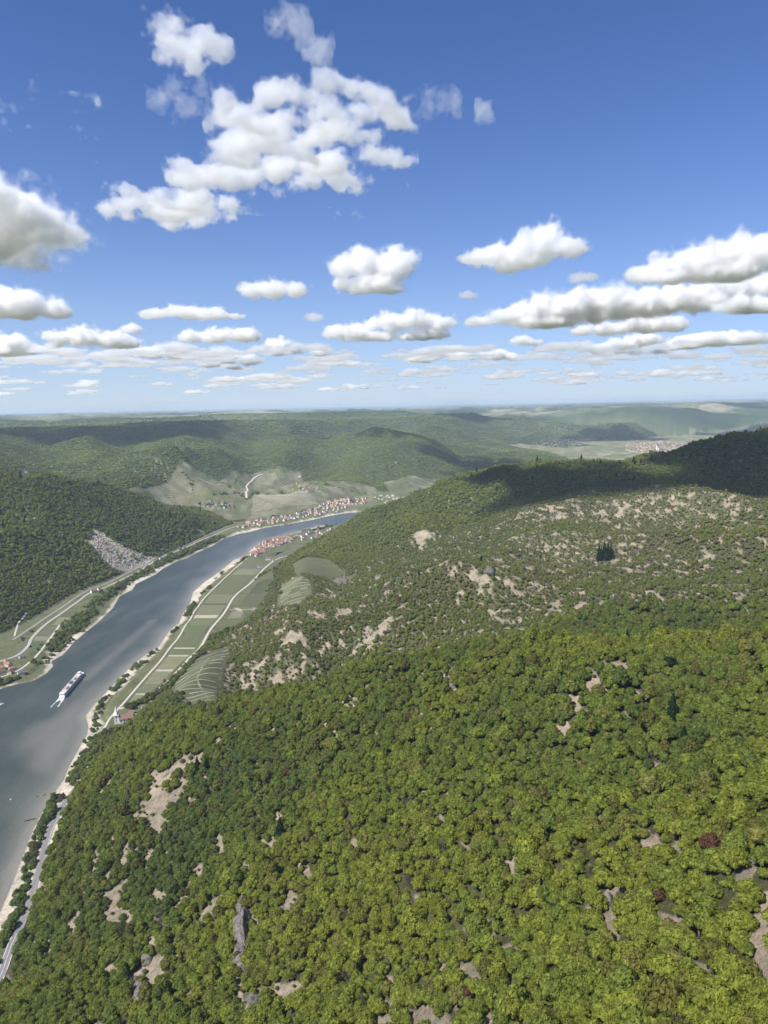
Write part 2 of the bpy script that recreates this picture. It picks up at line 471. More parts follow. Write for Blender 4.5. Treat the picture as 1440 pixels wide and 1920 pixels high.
def leaf_mat():
    m, nt, N, L, b = new_mat('leaves')
    at = N.new('ShaderNodeAttribute'); at.attribute_type = 'INSTANCER'; at.attribute_name = 'tint'
    geo = N.new('ShaderNodeNewGeometry')
    nz = N.new('ShaderNodeTexNoise'); nz.inputs['Scale'].default_value = 0.55; nz.inputs['Detail'].default_value = 3
    L.new(geo.outputs['Position'], nz.inputs['Vector'])
    mr = N.new('ShaderNodeMapRange'); mr.inputs['From Min'].default_value = 0.3; mr.inputs['From Max'].default_value = 0.7
    mr.inputs['To Min'].default_value = 0.6; mr.inputs['To Max'].default_value = 1.4
    L.new(nz.outputs['Fac'], mr.inputs['Value'])
    mr2 = N.new('ShaderNodeMapRange'); mr2.inputs['To Min'].default_value = 0.75; mr2.inputs['To Max'].default_value = 1.25
    L.new(geo.outputs['Random Per Island'], mr2.inputs['Value'])
    mu = N.new('ShaderNodeMath'); mu.operation = 'MULTIPLY'
    L.new(mr.outputs[0], mu.inputs[0]); L.new(mr2.outputs[0], mu.inputs[1])
    vm = N.new('ShaderNodeVectorMath'); vm.operation = 'SCALE'
    L.new(at.outputs['Color'], vm.inputs[0]); L.new(mu.outputs[0], vm.inputs['Scale'])
    df = N.new('ShaderNodeBsdfDiffuse'); tr = N.new('ShaderNodeBsdfTranslucent'); ms = N.new('ShaderNodeMixShader')
    ms.inputs[0].default_value = 0.45
    L.new(vm.outputs[0], df.inputs['Color']); L.new(vm.outputs[0], tr.inputs['Color'])
    L.new(df.outputs[0], ms.inputs[1]); L.new(tr.outputs[0], ms.inputs[2])
    L.new(ms.outputs[0], N['Material Output'].inputs['Surface'])
    N.remove(b)
    return m
LEAF = leaf_mat()
BARK = simple('bark', (0.13, 0.10, 0.075), 0.95, 0.3, 3.0)

def ground_mat():
    m, nt, N, L, b = new_mat('ground_cover')
    at = N.new('ShaderNodeAttribute'); at.attribute_name = 'cover'
    geo = N.new('ShaderNodeNewGeometry')
    n1 = N.new('ShaderNodeTexNoise'); n1.inputs['Scale'].default_value = 0.22; n1.inputs['Detail'].default_value = 6; n1.inputs['Roughness'].default_value = 0.65
    n2 = N.new('ShaderNodeTexNoise'); n2.inputs['Scale'].default_value = 0.02; n2.inputs['Detail'].default_value = 7; n2.inputs['Roughness'].default_value = 0.7
    L.new(geo.outputs['Position'], n1.inputs['Vector']); L.new(geo.outputs['Position'], n2.inputs['Vector'])
    ad = N.new('ShaderNodeMath'); ad.operation = 'ADD'; L.new(n1.outputs['Fac'], ad.inputs[0]); L.new(n2.outputs['Fac'], ad.inputs[1])
    mr = N.new('ShaderNodeMapRange'); mr.inputs['From Min'].default_value = 0.7; mr.inputs['From Max'].default_value = 1.3
    mr.inputs['To Min'].default_value = 0.55; mr.inputs['To Max'].default_value = 1.45
    L.new(ad.outputs[0], mr.inputs['Value'])
    vm = N.new('ShaderNodeVectorMath'); vm.operation = 'SCALE'
    L.new(at.outputs['Color'], vm.inputs[0]); L.new(mr.outputs[0], vm.inputs['Scale'])
    L.new(vm.outputs[0], b.inputs['Base Color'])
    b.inputs['Roughness'].default_value = 0.95
    b.inputs['Specular IOR Level'].default_value = 0.1
    n3 = N.new('ShaderNodeTexNoise'); n3.inputs['Scale'].default_value = 0.9; n3.inputs['Detail'].default_value = 5; n3.inputs['Roughness'].default_value = 0.75
    L.new(geo.outputs['Position'], n3.inputs['Vector'])
    mr3 = N.new('ShaderNodeMapRange'); mr3.inputs['From Min'].default_value = 0.35; mr3.inputs['From Max'].default_value = 0.65; mr3.inputs['To Min'].default_value = 0.7; mr3.inputs['To Max'].default_value = 1.2
    L.new(n3.outputs['Fac'], mr3.inputs['Value'])
    m3 = N.new('ShaderNodeMath'); m3.operation = 'MULTIPLY'; L.new(mr.outputs[0], m3.inputs[0]); L.new(mr3.outputs[0], m3.inputs[1]); L.new(m3.outputs[0], vm.inputs['Scale'])
    bp = N.new('ShaderNodeBump'); bp.inputs['Strength'].default_value = 1.0; bp.inputs['Distance'].default_value = 1.6
    L.new(n3.outputs['Fac'], bp.inputs['Height']); L.new(bp.outputs[0], b.inputs['Normal'])
    return m

def water_mat():
    m, nt, N, L, b = new_mat('river_water')
    at = N.new('ShaderNodeAttribute'); at.attribute_name = 'silt'
    geo = N.new('ShaderNodeNewGeometry')
    mp = N.new('ShaderNodeMapping'); mp.inputs['Rotation'].default_value = (0, 0, R(-28)); mp.inputs['Scale'].default_value = (1, 0.35, 1)
    L.new(geo.outputs['Position'], mp.inputs['Vector'])
    n0 = N.new('ShaderNodeTexNoise'); n0.inputs['Scale'].default_value = 0.02; n0.inputs['Detail'].default_value = 5
    L.new(mp.outputs[0], n0.inputs['Vector'])
    ma = N.new('ShaderNodeMath'); ma.operation = 'MULTIPLY_ADD'; ma.inputs[1].default_value = 0.55; 
    sb = N.new('ShaderNodeMath'); sb.operation = 'SUBTRACT'; sb.inputs[1].default_value = 0.5
    L.new(n0.outputs['Fac'], sb.inputs[0]); L.new(sb.outputs[0], ma.inputs[0]); L.new(at.outputs['Fac'], ma.inputs[2])
    mx = N.new('ShaderNodeMix'); mx.data_type = 'RGBA'
    mx.inputs['A'].default_value = (0.036, 0.050, 0.044, 1); mx.inputs['B'].default_value = (0.21, 0.195, 0.165, 1)
    L.new(ma.outputs[0], mx.inputs['Factor'])
    L.new(mx.outputs['Result'], b.inputs['Base Color'])
    b.inputs['Roughness'].default_value = 0.24
    b.inputs['IOR'].default_value = 1.33
    b.inputs['Specular IOR Level'].default_value = 0.36
    n1 = N.new('ShaderNodeTexNoise'); n1.inputs['Scale'].default_value = 0.22; n1.inputs['Detail'].default_value = 8; n1.inputs['Roughness'].default_value = 0.7
    L.new(mp.outputs[0], n1.inputs['Vector'])
    bp = N.new('ShaderNodeBump'); bp.inputs['Strength'].default_value = 0.8; bp.inputs['Distance'].default_value = 1.2
    L.new(n1.outputs['Fac'], bp.inputs['Height']); L.new(bp.outputs[0], b.inputs['Normal'])
    return m

# ------------------------------------------------------------------ what covers the ground
def hp(P): return [tuple(hit(u, v)[:2]) for u, v in P]
HILLVINES = [hp([(335, 1262), (372, 1232), (425, 1212), (432, 1225), (415, 1270), (400, 1322), (330, 1318), (322, 1290)]),
             hp([(524, 1096), (582, 1088), (584, 1112), (560, 1135), (520, 1138)]),
             hp([(548, 1058), (600, 1046), (650, 1074), (610, 1085), (555, 1080)]),
             hp([(625, 1084), (668, 1075), (655, 1093)])]
SPITZ = hp([(236, 920), (262, 912), (318, 898), (322, 884), (440, 880), (500, 882), (560, 886), (600, 902), (690, 906), (712, 925), (640, 933), (560, 955), (440, 985), (400, 962), (330, 945)])
BROWN = hp([(715, 905), (760, 893), (830, 895), (850, 905), (800, 920), (730, 922)])
QUARRY = hp([(160, 1012), (176, 1000), (196, 1000), (235, 1030), (290, 1045), (270, 1062), (215, 1068), (188, 1045)])
QUARRYPATH = [hit(178, 996), hit(198, 1008), hit(225, 1029)]
QUARRYTOP = hp([(160, 1014), (180, 1008), (186, 1018), (168, 1022)])
SCREES = [hp([(372, 992), (380, 996), (386, 1006), (378, 1003)]), hp([(340, 1012), (348, 1012), (354, 1023), (346, 1024)]), hp([(38, 880), (46, 878), (54, 888), (46, 892)])]
FARWOOD = hp([(968, 822), (1010, 810), (1060, 818), (1110, 836), (1060, 840), (990, 834)])
# larger bare patches of soil, in photograph pixels: centre, half-width, half-height
BARE = [(300, 1510, 34, 22), (330, 1490, 16, 22), (345, 1435, 55, 9), (290, 1468, 12, 26), (285, 1825, 20, 22), (255, 1870, 26, 30), (480, 1888, 32, 34), (530, 1870, 40, 8),
        (455, 1722, 14, 36), (545, 1700, 9, 18), (455, 1790, 14, 30), (1250, 1515, 32, 14), (1225, 1580, 9, 22), (1282, 1575, 16, 22), (1425, 1750, 22, 46), (1385, 1870, 46, 36), (1440, 1820, 36, 50), (1340, 1850, 16, 12),
        (1400, 1640, 14, 26), (1105, 1290, 10, 18), (1125, 1545, 8, 14), (1218, 1350, 8, 18), (1215, 1560, 7, 16), (215, 1720, 9, 14), (60, 1810, 12, 8), (80, 1795, 14, 8), (200, 1685, 14, 12),
        (185, 1600, 9, 6), (640, 1880, 14, 6), (670, 1836, 14, 6), (205, 1470, 12, 8), (1145, 1052, 20, 7), (1270, 1068, 14, 8), (640, 1150, 26, 12), (700, 1195, 40, 24), (540, 1280, 14, 12), (540, 1210, 30, 12),
        (490, 1245, 24, 10), (725, 1165, 24, 14), (790, 1010, 30, 16), (915, 1085, 24, 10), (1040, 1140, 18, 10), (1090, 1135, 20, 8), (900, 1190, 14, 10), (1330, 1045, 14, 10), (1140, 1700, 9, 26), (1150, 1735, 8, 14),
        (600, 1235, 10, 8), (1320, 1100, 8, 26), (1170, 1300, 6, 16), (1440, 1700, 16, 20), (575, 1640, 10, 10)]
BAREW = []
for u, v, a, b_ in BARE:
    c = hit(min(u, 1500), v)
    rr_ = math.hypot(c[0], c[1])
    hw = a * rr_ / F_PX * 1.05
    c2 = hit(u, v - b_); c3 = hit(u, v + b_)
    hl = min(max(math.hypot(c2[0] - c3[0], c2[1] - c3[1]) / 2, hw * 0.5), hw * 3.0)
    if rr_ > 880: hw *= 0.6; hl *= 0.7
    else: hw *= 1.05; hl *= 1.1
    BAREW.append((c[0], c[1], hw, hl, math.atan2(c[0], c[1])))

def openness(x, y, r):
    """dry slopes where low trees stand apart"""
    reg = sstep(860, 1000, r) * (1 - sstep(1750, 2150, r + 200 * fbm(x, y, 500, 2, 209))) * sstep(-620, -300, x)
    return reg * (0.45 + 0.55 * sstep(-0.35, 0.35, fbm(x, y, 210, 3, 207)))

def bare_field(x, y, r):
    """>0 where the forest opens on bare soil"""
    # openings run down the slopes, away from the ridge
    xs = x * 0.96 + y * 0.28; ys = y * 0.96 - x * 0.28
    n = fbm(xs, ys * 0.40, 7.5, 3, 201)
    big = fbm(x, y, 420, 2, 207)
    # sparse dry slopes on the middle spur and the main ridge
    mid = openness(x, y, r)
    f = n + 0.31 * mid - 0.56
    near = (1 - sstep(850, 950, r))
    f = np.maximum(f, near * (n * 0.9 + 0.5 * fbm(x, y, 120, 2, 211) - 0.43 + 0.06 * sstep(0.25, 0.4, np.abs(np.arctan2(x, y)))) - (1 - near))
    nq = 0.6 * n + 0.5 * fbm(xs, ys * 0.7, 9, 2, 203)
    for bx, by, hw, hl, ang in BAREW:
        dx, dy = x - bx, y - by
        m = (np.abs(dx) < 3.0 * max(hw, hl)) & (np.abs(dy) < 3.0 * max(hw, hl))
        if not m.any(): continue
        s_, c_ = math.sin(ang), math.cos(ang)
        ddx = (dx[m] * c_ - dy[m] * s_) / hw; ddy = (dx[m] * s_ + dy[m] * c_) / hl
        q = 1.05 - np.sqrt(ddx * ddx + ddy * ddy) + 2.1 * nq[m]
        f[m] = np.maximum(f[m], 0.8 * q)
    return f

def lin(c): return np.array(c, float)
def mixc(A, B, t): return A + (B - A) * t[..., None]

X, Y, Z_, RR = GX, GY, GZ, RD
cover = np.zeros(X.shape + (3,))
cover[:] = (0.075, 0.068, 0.038)
nf = fbm(X, Y, 90, 3, 301)
cover = mixc(cover, lin((0.085, 0.090, 0.036)), sstep(-0.3, 0.5, nf))
cover = mixc(cover, np.array((0.070, 0.095, 0.036)) + 0 * cover, sstep(1300, 2600, RR))
# far woods are coloured in the ground where single crowns are no longer told apart
farf = sstep(7500, 9500, RR)
pal = np.array([(0.055, 0.085, 0.036), (0.115, 0.135, 0.062), (0.028, 0.046, 0.024)])
pf = 1.3 * fbm(X, Y, 900, 5, 311)
fw = mixc(mixc(pal[2] + 0 * cover, pal[0], sstep(-0.5, 0, pf)), pal[1], sstep(0, 0.5, pf))
cover = mixc(cover, fw, farf)
def patchwork(X, Y, w, h, seed, rot=0.5):
    reg = _hash(np.floor(X / 900).astype(int), np.floor(Y / 900).astype(int), seed + 5)
    an = rot + (np.floor(reg * 5) * 0.45)
    xr = X * np.cos(an) - Y * np.sin(an); yr = X * np.sin(an) + Y * np.cos(an)
    xr = xr + 10 * vnoise(X / 60, Y / 60, seed); yr = yr + 8 * vnoise(X / 70 + 9, Y / 70, seed)
    i = np.floor(yr / h).astype(int)
    off = _hash(i, i * 0 + 3, seed + 1) * w
    j = np.floor((xr + off) / w).astype(int)
    return _hash(i, j, seed), np.abs(((xr + off) / w) % 1 - 0.5) * 2, np.abs((yr / h) % 1 - 0.5) * 2
FP = np.array([(0.30, 0.26, 0.17), (0.17, 0.20, 0.08), (0.11, 0.15, 0.06), (0.22, 0.22, 0.11), (0.34, 0.31, 0.21), (0.14, 0.18, 0.06), (0.26, 0.22, 0.15), (0.19, 0.21, 0.10)])
VP = np.array([(0.27, 0.23, 0.16), (0.23, 0.21, 0.13), (0.20, 0.20, 0.11), (0.30, 0.26, 0.19), (0.17, 0.19, 0.09), (0.25, 0.21, 0.15), (0.34, 0.30, 0.23), (0.21, 0.19, 0.12)])
# valley floor fields
h1, e1, e2 = patchwork(X, Y, 190, 46, 401)
fld = FP[np.minimum((h1 * 8).astype(int), 7)] * 0.8
fl_t = sstep(2, -6, SDF)
cover = mixc(cover, np.array((0.125, 0.132, 0.068)) + 0 * cover, fl_t)
cover = mixc(cover, fld, fl_t * sstep(2900, 4200, RR))
# plateau fields far off
pl = sstep(0.06, 0.16, fbm(X, Y, 2600, 3, 421)) * sstep(8500, 11000, RR) * sstep(230, 280, Z_ + 40 * fbm(X, Y, 1500, 2, 431))
h3, a3, b3 = patchwork(X, Y, 700, 320, 405)
cover = mixc(cover, FP[np.minimum((h3 * 8).astype(int), 7)] * 0.9, pl)
# vineyards
h2, e3, e4 = patchwork(X, Y, 120, 34, 411, 0.2)
vp = VP[np.minimum((h2 * 8).astype(int), 7)] * 0.62 * np.array((0.90, 1.02, 0.86))
vp = vp * (1 - 0.25 * sstep(0.85, 1.0, e4))[..., None]
vin = np.zeros(X.shape, bool)
VINESD = []
for P in [SPITZ, BROWN]:
    sd = poly_sd(P, X, Y) + 25 * fbm(X, Y, 120, 3, 441)
    VINESD.append(sd)
    cover = mixc(cover, vp, sstep(6, -6, sd))
for P in HILLVINES:
    sd = poly_sd(P, X, Y)
    VINESD.append(sd)
    cover = mixc(cover, np.array((0.125, 0.125, 0.062)) + 0 * cover, sstep(4, -3, sd))
vsd = np.minimum.reduce(VINESD)
# bare soil
BF = np.full(X.shape, -1.0)
m_ = (RR < 4000) & (SDF > -5) & (np.abs(np.degrees(AZ)) < 42)
BF[m_] = bare_field(X[m_], Y[m_], RR[m_])
soil = mixc(np.array((0.33, 0.265, 0.195)) + 0 * cover, np.array((0.245, 0.215, 0.155)), sstep(-0.3, 0.4, fbm(X, Y, 14, 3, 221)))
OPEN = np.zeros(X.shape); OPEN[m_] = openness(X[m_], Y[m_], RR[m_])
cover = mixc(cover, soil, np.maximum(sstep(-0.16, 0.0, BF), 0.12 * OPEN) * (vsd > 5))
# quarry and screes
qsd = np.minimum.reduce([poly_sd(P, X, Y) for P in [QUARRY] + SCREES])
QSD = qsd + 14 * fbm(X, Y, 50, 3, 231)
cover = mixc(cover, np.array((0.30, 0.265, 0.22)) + 0 * cover, sstep(5, -5, QSD))
qp = np.minimum(line_d(QUARRYPATH, X, Y) - 9, poly_sd(QUARRYTOP, X, Y))
cover = mixc(cover, np.array((0.48, 0.42, 0.28)) + 0 * cover, sstep(4, -2, qp))
# river bed, sand bars
_dr = line_d([at_z(u, v, 0) for u, v in RIVER_R], X, Y); _dl = line_d([at_z(u, v, 0) for u, v in RIVER_L], X, Y)
sandw = np.where(_dr < _dl, 19 + 26 * fbm(X, Y, 200, 2, 461), 8 + 34 * np.maximum(fbm(X, Y, 170, 2, 465), -0.1)) + 9 * fbm(X, Y, 35, 3, 463)
sandw = np.where((np.degrees(AZ) > -40), sandw, 8)
_s1 = poly_sd([at_z(u, v, 0) for u, v in [(120, 1472), (128, 1440), (158, 1385), (164, 1352), (158, 1340), (176, 1320), (212, 1285), (240, 1258), (244, 1266), (216, 1298), (190, 1330), (184, 1350), (180, 1385), (152, 1448), (128, 1480)]], X, Y)
_s2 = poly_sd([at_z(u, v, 0) for u, v in [(345, 1152), (356, 1130), (385, 1088), (438, 1048), (452, 1050), (412, 1080), (386, 1102), (368, 1130), (352, 1154)]], X, Y)
sandw = np.where((np.minimum(_s1, _s2) + 6 * fbm(X, Y, 30, 2, 467)) < 0, np.maximum(sandw, SDR + 5), sandw)
sand = mixc(np.array((0.56, 0.49, 0.385)) + 0 * cover, np.array((0.46, 0.42, 0.34)), sstep(-0.3, 0.5, fbm(X, Y, 18, 3, 471)))
ss = sstep(sandw + 4, sandw - 4, SDR)
cover = mixc(cover, sand, ss)
cover = mixc(cover, np.array((0.20, 0.165, 0.12)) + 0 * cover, sstep(1.5, -2.0, SDR))

V = np.stack([GX, GY, GZ], -1).reshape(-1, 3)
nr, na = GX.shape
idx = np.arange(nr * na).reshape(nr, na)
Q = np.stack([idx[:-1, :-1], idx[1:, :-1], idx[1:, 1:], idx[:-1, 1:]], -1).reshape(-1, 4)[:, ::-1]
gme = np_mesh('ground', V, Q, ground_mat(), smooth=True)
ca = gme.color_attributes.new('cover', 'FLOAT_COLOR', 'POINT')
ca.data.foreach_set('color', np.concatenate([cover, np.ones(X.shape + (1,))], -1).astype(np.float32).ravel())
ground = link('ground', gme)
tag(ground, kind='structure')

# ------------------------------------------------------------------ the river
jj = np.where(np.abs(azs) <= 60)[0]
ii = np.where((rads > 200) & (rads < 9400))[0][::2]
wr = rads[ii]; wa = np.radians(np.unique(np.concatenate([np.linspace(-75, -37, 60), np.linspace(-37, 37, 300)])))
WA, WR = np.meshgrid(wa, wr)
WX, WY = WR * np.sin(WA), WR * np.cos(WA)
wsd = poly_sd(RIVER, WX, WY)
keep = (wsd[:-1, :-1] < 120) & (wsd[1:, 1:] < 120) | (wsd[:-1, 1:] < 60)
wi = np.arange(WX.size).reshape(WX.shape)
WQ = np.stack([wi[:-1, :-1], wi[:-1, 1:], wi[1:, 1:], wi[1:, :-1]], -1)[keep]
used, inv = np.unique(WQ.ravel(), return_inverse=True)
WQ = inv.reshape(-1, 4)[:, ::-1]
wv = np.stack([WX.ravel()[used], WY.ravel()[used], np.zeros(len(used))], -1)
wx, wy, wd = wv[:, 0], wv[:, 1], wsd.ravel()[used]
rb = line_d([at_z(u, v, 0) for u, v in RIVER_R], wx, wy)
pn = fbm(wx, wy, 90, 3, 511)
silt = 0.55 * np.exp(-np.maximum(rb - 6, 0) / (16 + 10 * pn)) + 0.25 * np.exp(-np.maximum(rb, 0) / 60.0)
plume = poly_sd([at_z(u, v, 0) for u, v in [(165, 1282), (110, 1325), (55, 1362), (36, 1392), (60, 1440), (95, 1475), (130, 1462), (165, 1400), (185, 1330), (225, 1270)]], wx, wy)
silt = np.maximum(silt, 0.50 * sstep(26, -34, plume + 16 * pn))
stk = line_d([at_z(u, v, 0) for u, v in [(288, 1163), (225, 1218), (158, 1275)]], wx, wy)
silt = np.maximum(silt, 0.42 * np.exp(-(stk / 13.0) ** 2))
stk = line_d([at_z(u, v, 0) for u, v in [(235, 1135), (190, 1165)]], wx, wy)
silt = np.maximum(silt, 0.16 * np.exp(-(stk / 14.0) ** 2))
silt += 0.10 * sstep(-12, 0, wd)
wme = np_mesh('river', wv, WQ, water_mat(), smooth=True)
wa_ = wme.attributes.new('silt', 'FLOAT', 'POINT'); wa_.data.foreach_set('value', silt.astype(np.float32))
tag(link('river', wme), kind='structure')
# the reach beside and behind the camera
P = [(-5200, -4000), (-700, -4000), (-500, -500), (-420, 190), (-200 * math.tan(R(60)) * 3.2, 200)]
print('ground', round(time.time() - T0, 1))

# ------------------------------------------------------------------ haze
def haze():
    mb = MB()
    mb.box((2000, 15000, (530 - 12) / 2), (150000, 150000, 530 + 12))
    m = bpy.data.materials.new('haze_air'); m.use_nodes = True
    N = m.node_tree.nodes; N.remove(N['Principled BSDF'])
    v = N.new('ShaderNodeVolumePrincipled')
    v.inputs['Color'].default_value = (0.72, 0.86, 1.0, 1)
    v.inputs['Density'].default_value = HAZE_D
    v.inputs['Anisotropy'].default_value = 0.0
    m.node_tree.links.new(v.outputs[0], N['Material Output'].inputs['Volume'])
    tag(mb.build('haze', m), kind='stuff')
HAZE_D = 3.3e-5
haze()

# ------------------------------------------------------------------ trees
rng = np.random.default_rng(7)
random.seed(7)
def ico(sub):
    import bmesh
    bm = bmesh.new(); bmesh.ops.create_icosphere(bm, subdivisions=sub, radius=1.0)
    V = np.array([v.co[:] for v in bm.verts]); F = np.array([[v.index for v in f.verts] for f in bm.faces]); bm.free()
    return V, F
ICO1 = ico(1); ICO2 = ico(2)

def crown_geo(seed, lobes, leaves, leafsize, height=1.0, conifer=False, ico_=None, core=0.86):
    """unit crown: radius about 1 around z 0..; returns verts, triangles"""
    g = np.random.default_rng(seed)
    V = []; F = []; n = 0
    L = []
    if conifer:
        for k in range(lobes):
            t = k / (lobes - 1)
            rad = 0.62 * (1 - t) + 0.10
            a = g.uniform(0, 6.28)
            L.append((0.15 * rad * math.cos(a), 0.15 * rad * math.sin(a), 0.1 + 2.6 * t, rad, rad * 0.85))
    else:
        L.append((0, 0, 0.35 * height, 0.62, 0.60 * height))
        for k in range(lobes - 1):
            a = k * 2.399963 + g.uniform(-.4, .4)
            q = math.sqrt((k + 0.6) / lobes)
            rr = 0.72 * q * g.uniform(0.85, 1.1)
            zz = (0.15 + 0.75 * (1 - q * q)) * height * g.uniform(0.8, 1.2)
            s = g.uniform(0.26, 0.44)
            L.append((rr * math.cos(a), rr * math.sin(a), zz, s, s * g.uniform(0.75, 1.05) * height))
    base, bf = ico_ if ico_ is not None else ICO1
    for (x, y, z, s, sz) in L:
        d = 1 + g.normal(0, 0.10, len(base))
        P = base * d[:, None] * np.array([s, s, sz]) * core + np.array([x, y, z])
        V.append(P); F.append(bf + n); n += len(P)
    if leaves:
        w = np.array([l[3] ** 2 for l in L]); w /= w.sum()
        c = g.choice(len(L), leaves, p=w)
        LL = np.array(L)[c]
        d = g.normal(0, 1, (leaves, 3)); d /= np.linalg.norm(d, axis=1)[:, None]
        d[:, 2] = np.where(d[:, 2] < -0.3, -d[:, 2], d[:, 2])
        P = LL[:, :3] + d * np.stack([LL[:, 3], LL[:, 3], LL[:, 4]], 1) * g.uniform(0.86, 1.12, leaves)[:, None]
        nn = d + g.normal(0, 0.45, (leaves, 3)); nn /= np.linalg.norm(nn, axis=1)[:, None]
        t = np.cross(nn, g.normal(0, 1, (leaves, 3))); t /= np.linalg.norm(t, axis=1)[:, None]
        b = np.cross(nn, t)
        sz = leafsize * g.uniform(0.6, 1.3, leaves)[:, None]
        q = np.stack([P - t * sz - b * sz * 0.7, P + t * sz - b * sz * 0.7, P + t * sz * 0.8 + b * sz * 0.8, P - t * sz * 0.8 + b * sz * 0.8], 1).reshape(-1, 3)
        i = np.arange(leaves) * 4 + n
        V.append(q); F.append(np.stack([i, i + 1, i + 2], 1)); F.append(np.stack([i, i + 2, i + 3], 1)); n += len(q)
    return np.concatenate(V), np.concatenate(F)

def trunk_geo(seed, h=0.75, r=0.07, limbs=4):
    g = np.random.default_rng(seed)
    mb = MB()
    p = Vector((0, 0, -0.75)); q = Vector((g.normal(0, .03), g.normal(0, .03), -0.15))
    mb.tube(p, q, r, r * 0.75, 7)
    top = Vector((q.x * 1.5, q.y * 1.5, 0.45)); mb.tube(q, top, r * 0.75, r * 0.3, 6)
    for k in range(limbs):
        a = 6.283 * k / limbs + g.uniform(-.5, .5)
        s = q.lerp(top, g.uniform(0, .6))
        mb.tube(s, s + Vector((math.cos(a) * 0.45, math.sin(a) * 0.45, g.uniform(.25, .45))), r * 0.4, r * 0.12, 4)
    V = np.array(mb.v); F = []
    for f in mb.f:
        for k in range(1, len(f) - 1): F.append((f[0], f[k], f[k + 1]))
    return V, np.array(F)

NEAR_N = 8
near_crowns = []; near_trunks = []; near_geo = []
for k in range(NEAR_N):
    cg = crown_geo(100 + k, 15 + k % 5, 1150, 0.072, 0.85 + 0.1 * (k % 4))
    tg = trunk_geo(200 + k)
    near_geo.append((cg, tg))
    near_crowns.append(np_mesh('crown', *cg, LEAF)); near_trunks.append(np_mesh('trunk', *tg, BARK))
src = bpy.data.collections.new('tree_shapes')
variants = []
def add_variant(parts):
    V = []; F = []; mi = []; n = 0
    for k, (v, f) in enumerate(parts):
        V.append(v); F.append(f + n); n += len(v); mi += [k] * len(f)
    me = np_mesh('tree_shape', np.concatenate(V), np.concatenate(F), mats=[LEAF, BARK][:len(parts)], midx=mi)
    o = bpy.data.objects.new('tree_shape_%02d' % len(variants), me)
    src.objects.link(o); variants.append(o)
for cg, tg in near_geo: add_variant([cg, tg])                                     # 0-7 near broadleaf
CONC = []
for k in range(3):
    cg_, tg_ = crown_geo(300 + k, 9, 420, 0.09, conifer=True), trunk_geo(320 + k)
    CONC.append((np_mesh('crown', *cg_, LEAF), np_mesh('trunk', *tg_, BARK))); add_variant([cg_, tg_])     # 8-10 conifer
for k in range(4):                                                                  # 11-14 nearly leafless
    c = crown_geo(330 + k, 9, 300, 0.05, 0.9, core=0.12); add_variant([c, trunk_geo(340 + k, r=0.06, limbs=9)])
for k in range(6): add_variant([crown_geo(400 + k, 8, 90, 0.13, 0.9)])             # 15-20 middle distance
for k in range(6): add_variant([crown_geo(500 + k, 6, 0, 0.1, 0.6)])               # 21-26 far clumps
for k in range(2): add_variant([crown_geo(600 + k, 5, 0, 0.1, conifer=True)])      # 27-28 far conifers

# where trees cannot stand
ROADS = {  # name: (pixels, width, height above ground)
    'highway': [(-40, 1912), (0, 1833), (22, 1772), (45, 1722), (62, 1665), (77, 1610), (88, 1562), (100, 1535), (116, 1508), (130, 1488), (150, 1462)],
    'farm_road': [(225, 1330), (250, 1318), (300, 1290), (330, 1262), (357, 1232), (375, 1215), (395, 1180), (420, 1150), (440, 1118), (470, 1093), (500, 1062), (525, 1046), (560, 1040)],
    'river_path': [(185, 1372), (215, 1337), (232, 1318), (275, 1268), (300, 1240), (320, 1213), (335, 1195), (355, 1160), (378, 1128), (392, 1112), (420, 1085), (445, 1062), (462, 1048)],
    'bank_road': [(-30, 1250), (0, 1240), (32, 1229), (52, 1212), (60, 1196), (84, 1172), (112, 1152), (146, 1128), (168, 1112), (200, 1100), (232, 1085), (262, 1070), (300, 1046), (340, 1030), (375, 1014), (405, 1002), (432, 990), (455, 985), (500, 976), (560, 968)],
    'railway': [(24, 1200), (60, 1176), (86, 1158), (110, 1143), (140, 1122), (165, 1107), (200, 1094), (232, 1078), (275, 1056), (310, 1036), (350, 1022), (400, 998), (430, 986)],
    'village_lane': [(-30, 1272), (0, 1270), (28, 1260), (48, 1248), (70, 1228), (92, 1200), (112, 1172)],
    'hill_track': [(27, 1193), (33, 1172), (42, 1160), (50, 1148)],
    'vineyard_road': [(462, 936), (464, 920), (462, 912), (472, 902), (480, 894), (494, 889)],
    'vineyard_track': [(368, 896), (380, 900), (394, 906), (404, 910), (414, 908)],
    'vineyard_lane': [(402, 1322), (388, 1305), (376, 1290), (370, 1272), (380, 1250), (392, 1232)],
    'field_track': [(430, 1144), (455, 1143), (500, 1141)],
    'clearing_track': [(740, 938), (760, 934), (800, 920)],
}
def smooth_line(P, n=6):
    P = [np.array(p) for p in P]
    out = []
    for i in range(len(P) - 1):
        p0 = P[max(i - 1, 0)]; p1 = P[i]; p2 = P[i + 1]; p3 = P[min(i + 2, len(P) - 1)]
        for k in range(n):
            t = k / n
            out.append(0.5 * ((2 * p1) + (-p0 + p2) * t + (2 * p0 - 5 * p1 + 4 * p2 - p3) * t * t + (-p0 + 3 * p1 - 3 * p2 + p3) * t ** 3))
    out.append(P[-1])
    return np.array(out)
ROADW = {}
for k, P in ROADS.items():
    if k in ('vineyard_road', 'vineyard_track', 'vineyard_lane', 'hill_track', 'clearing_track'):
        W = [hit(u, v)[:2] for u, v in P]
    else:
        W = [at_z(u, v, 6)[:2] for u, v in P]
    ROADW[k] = smooth_line(W)
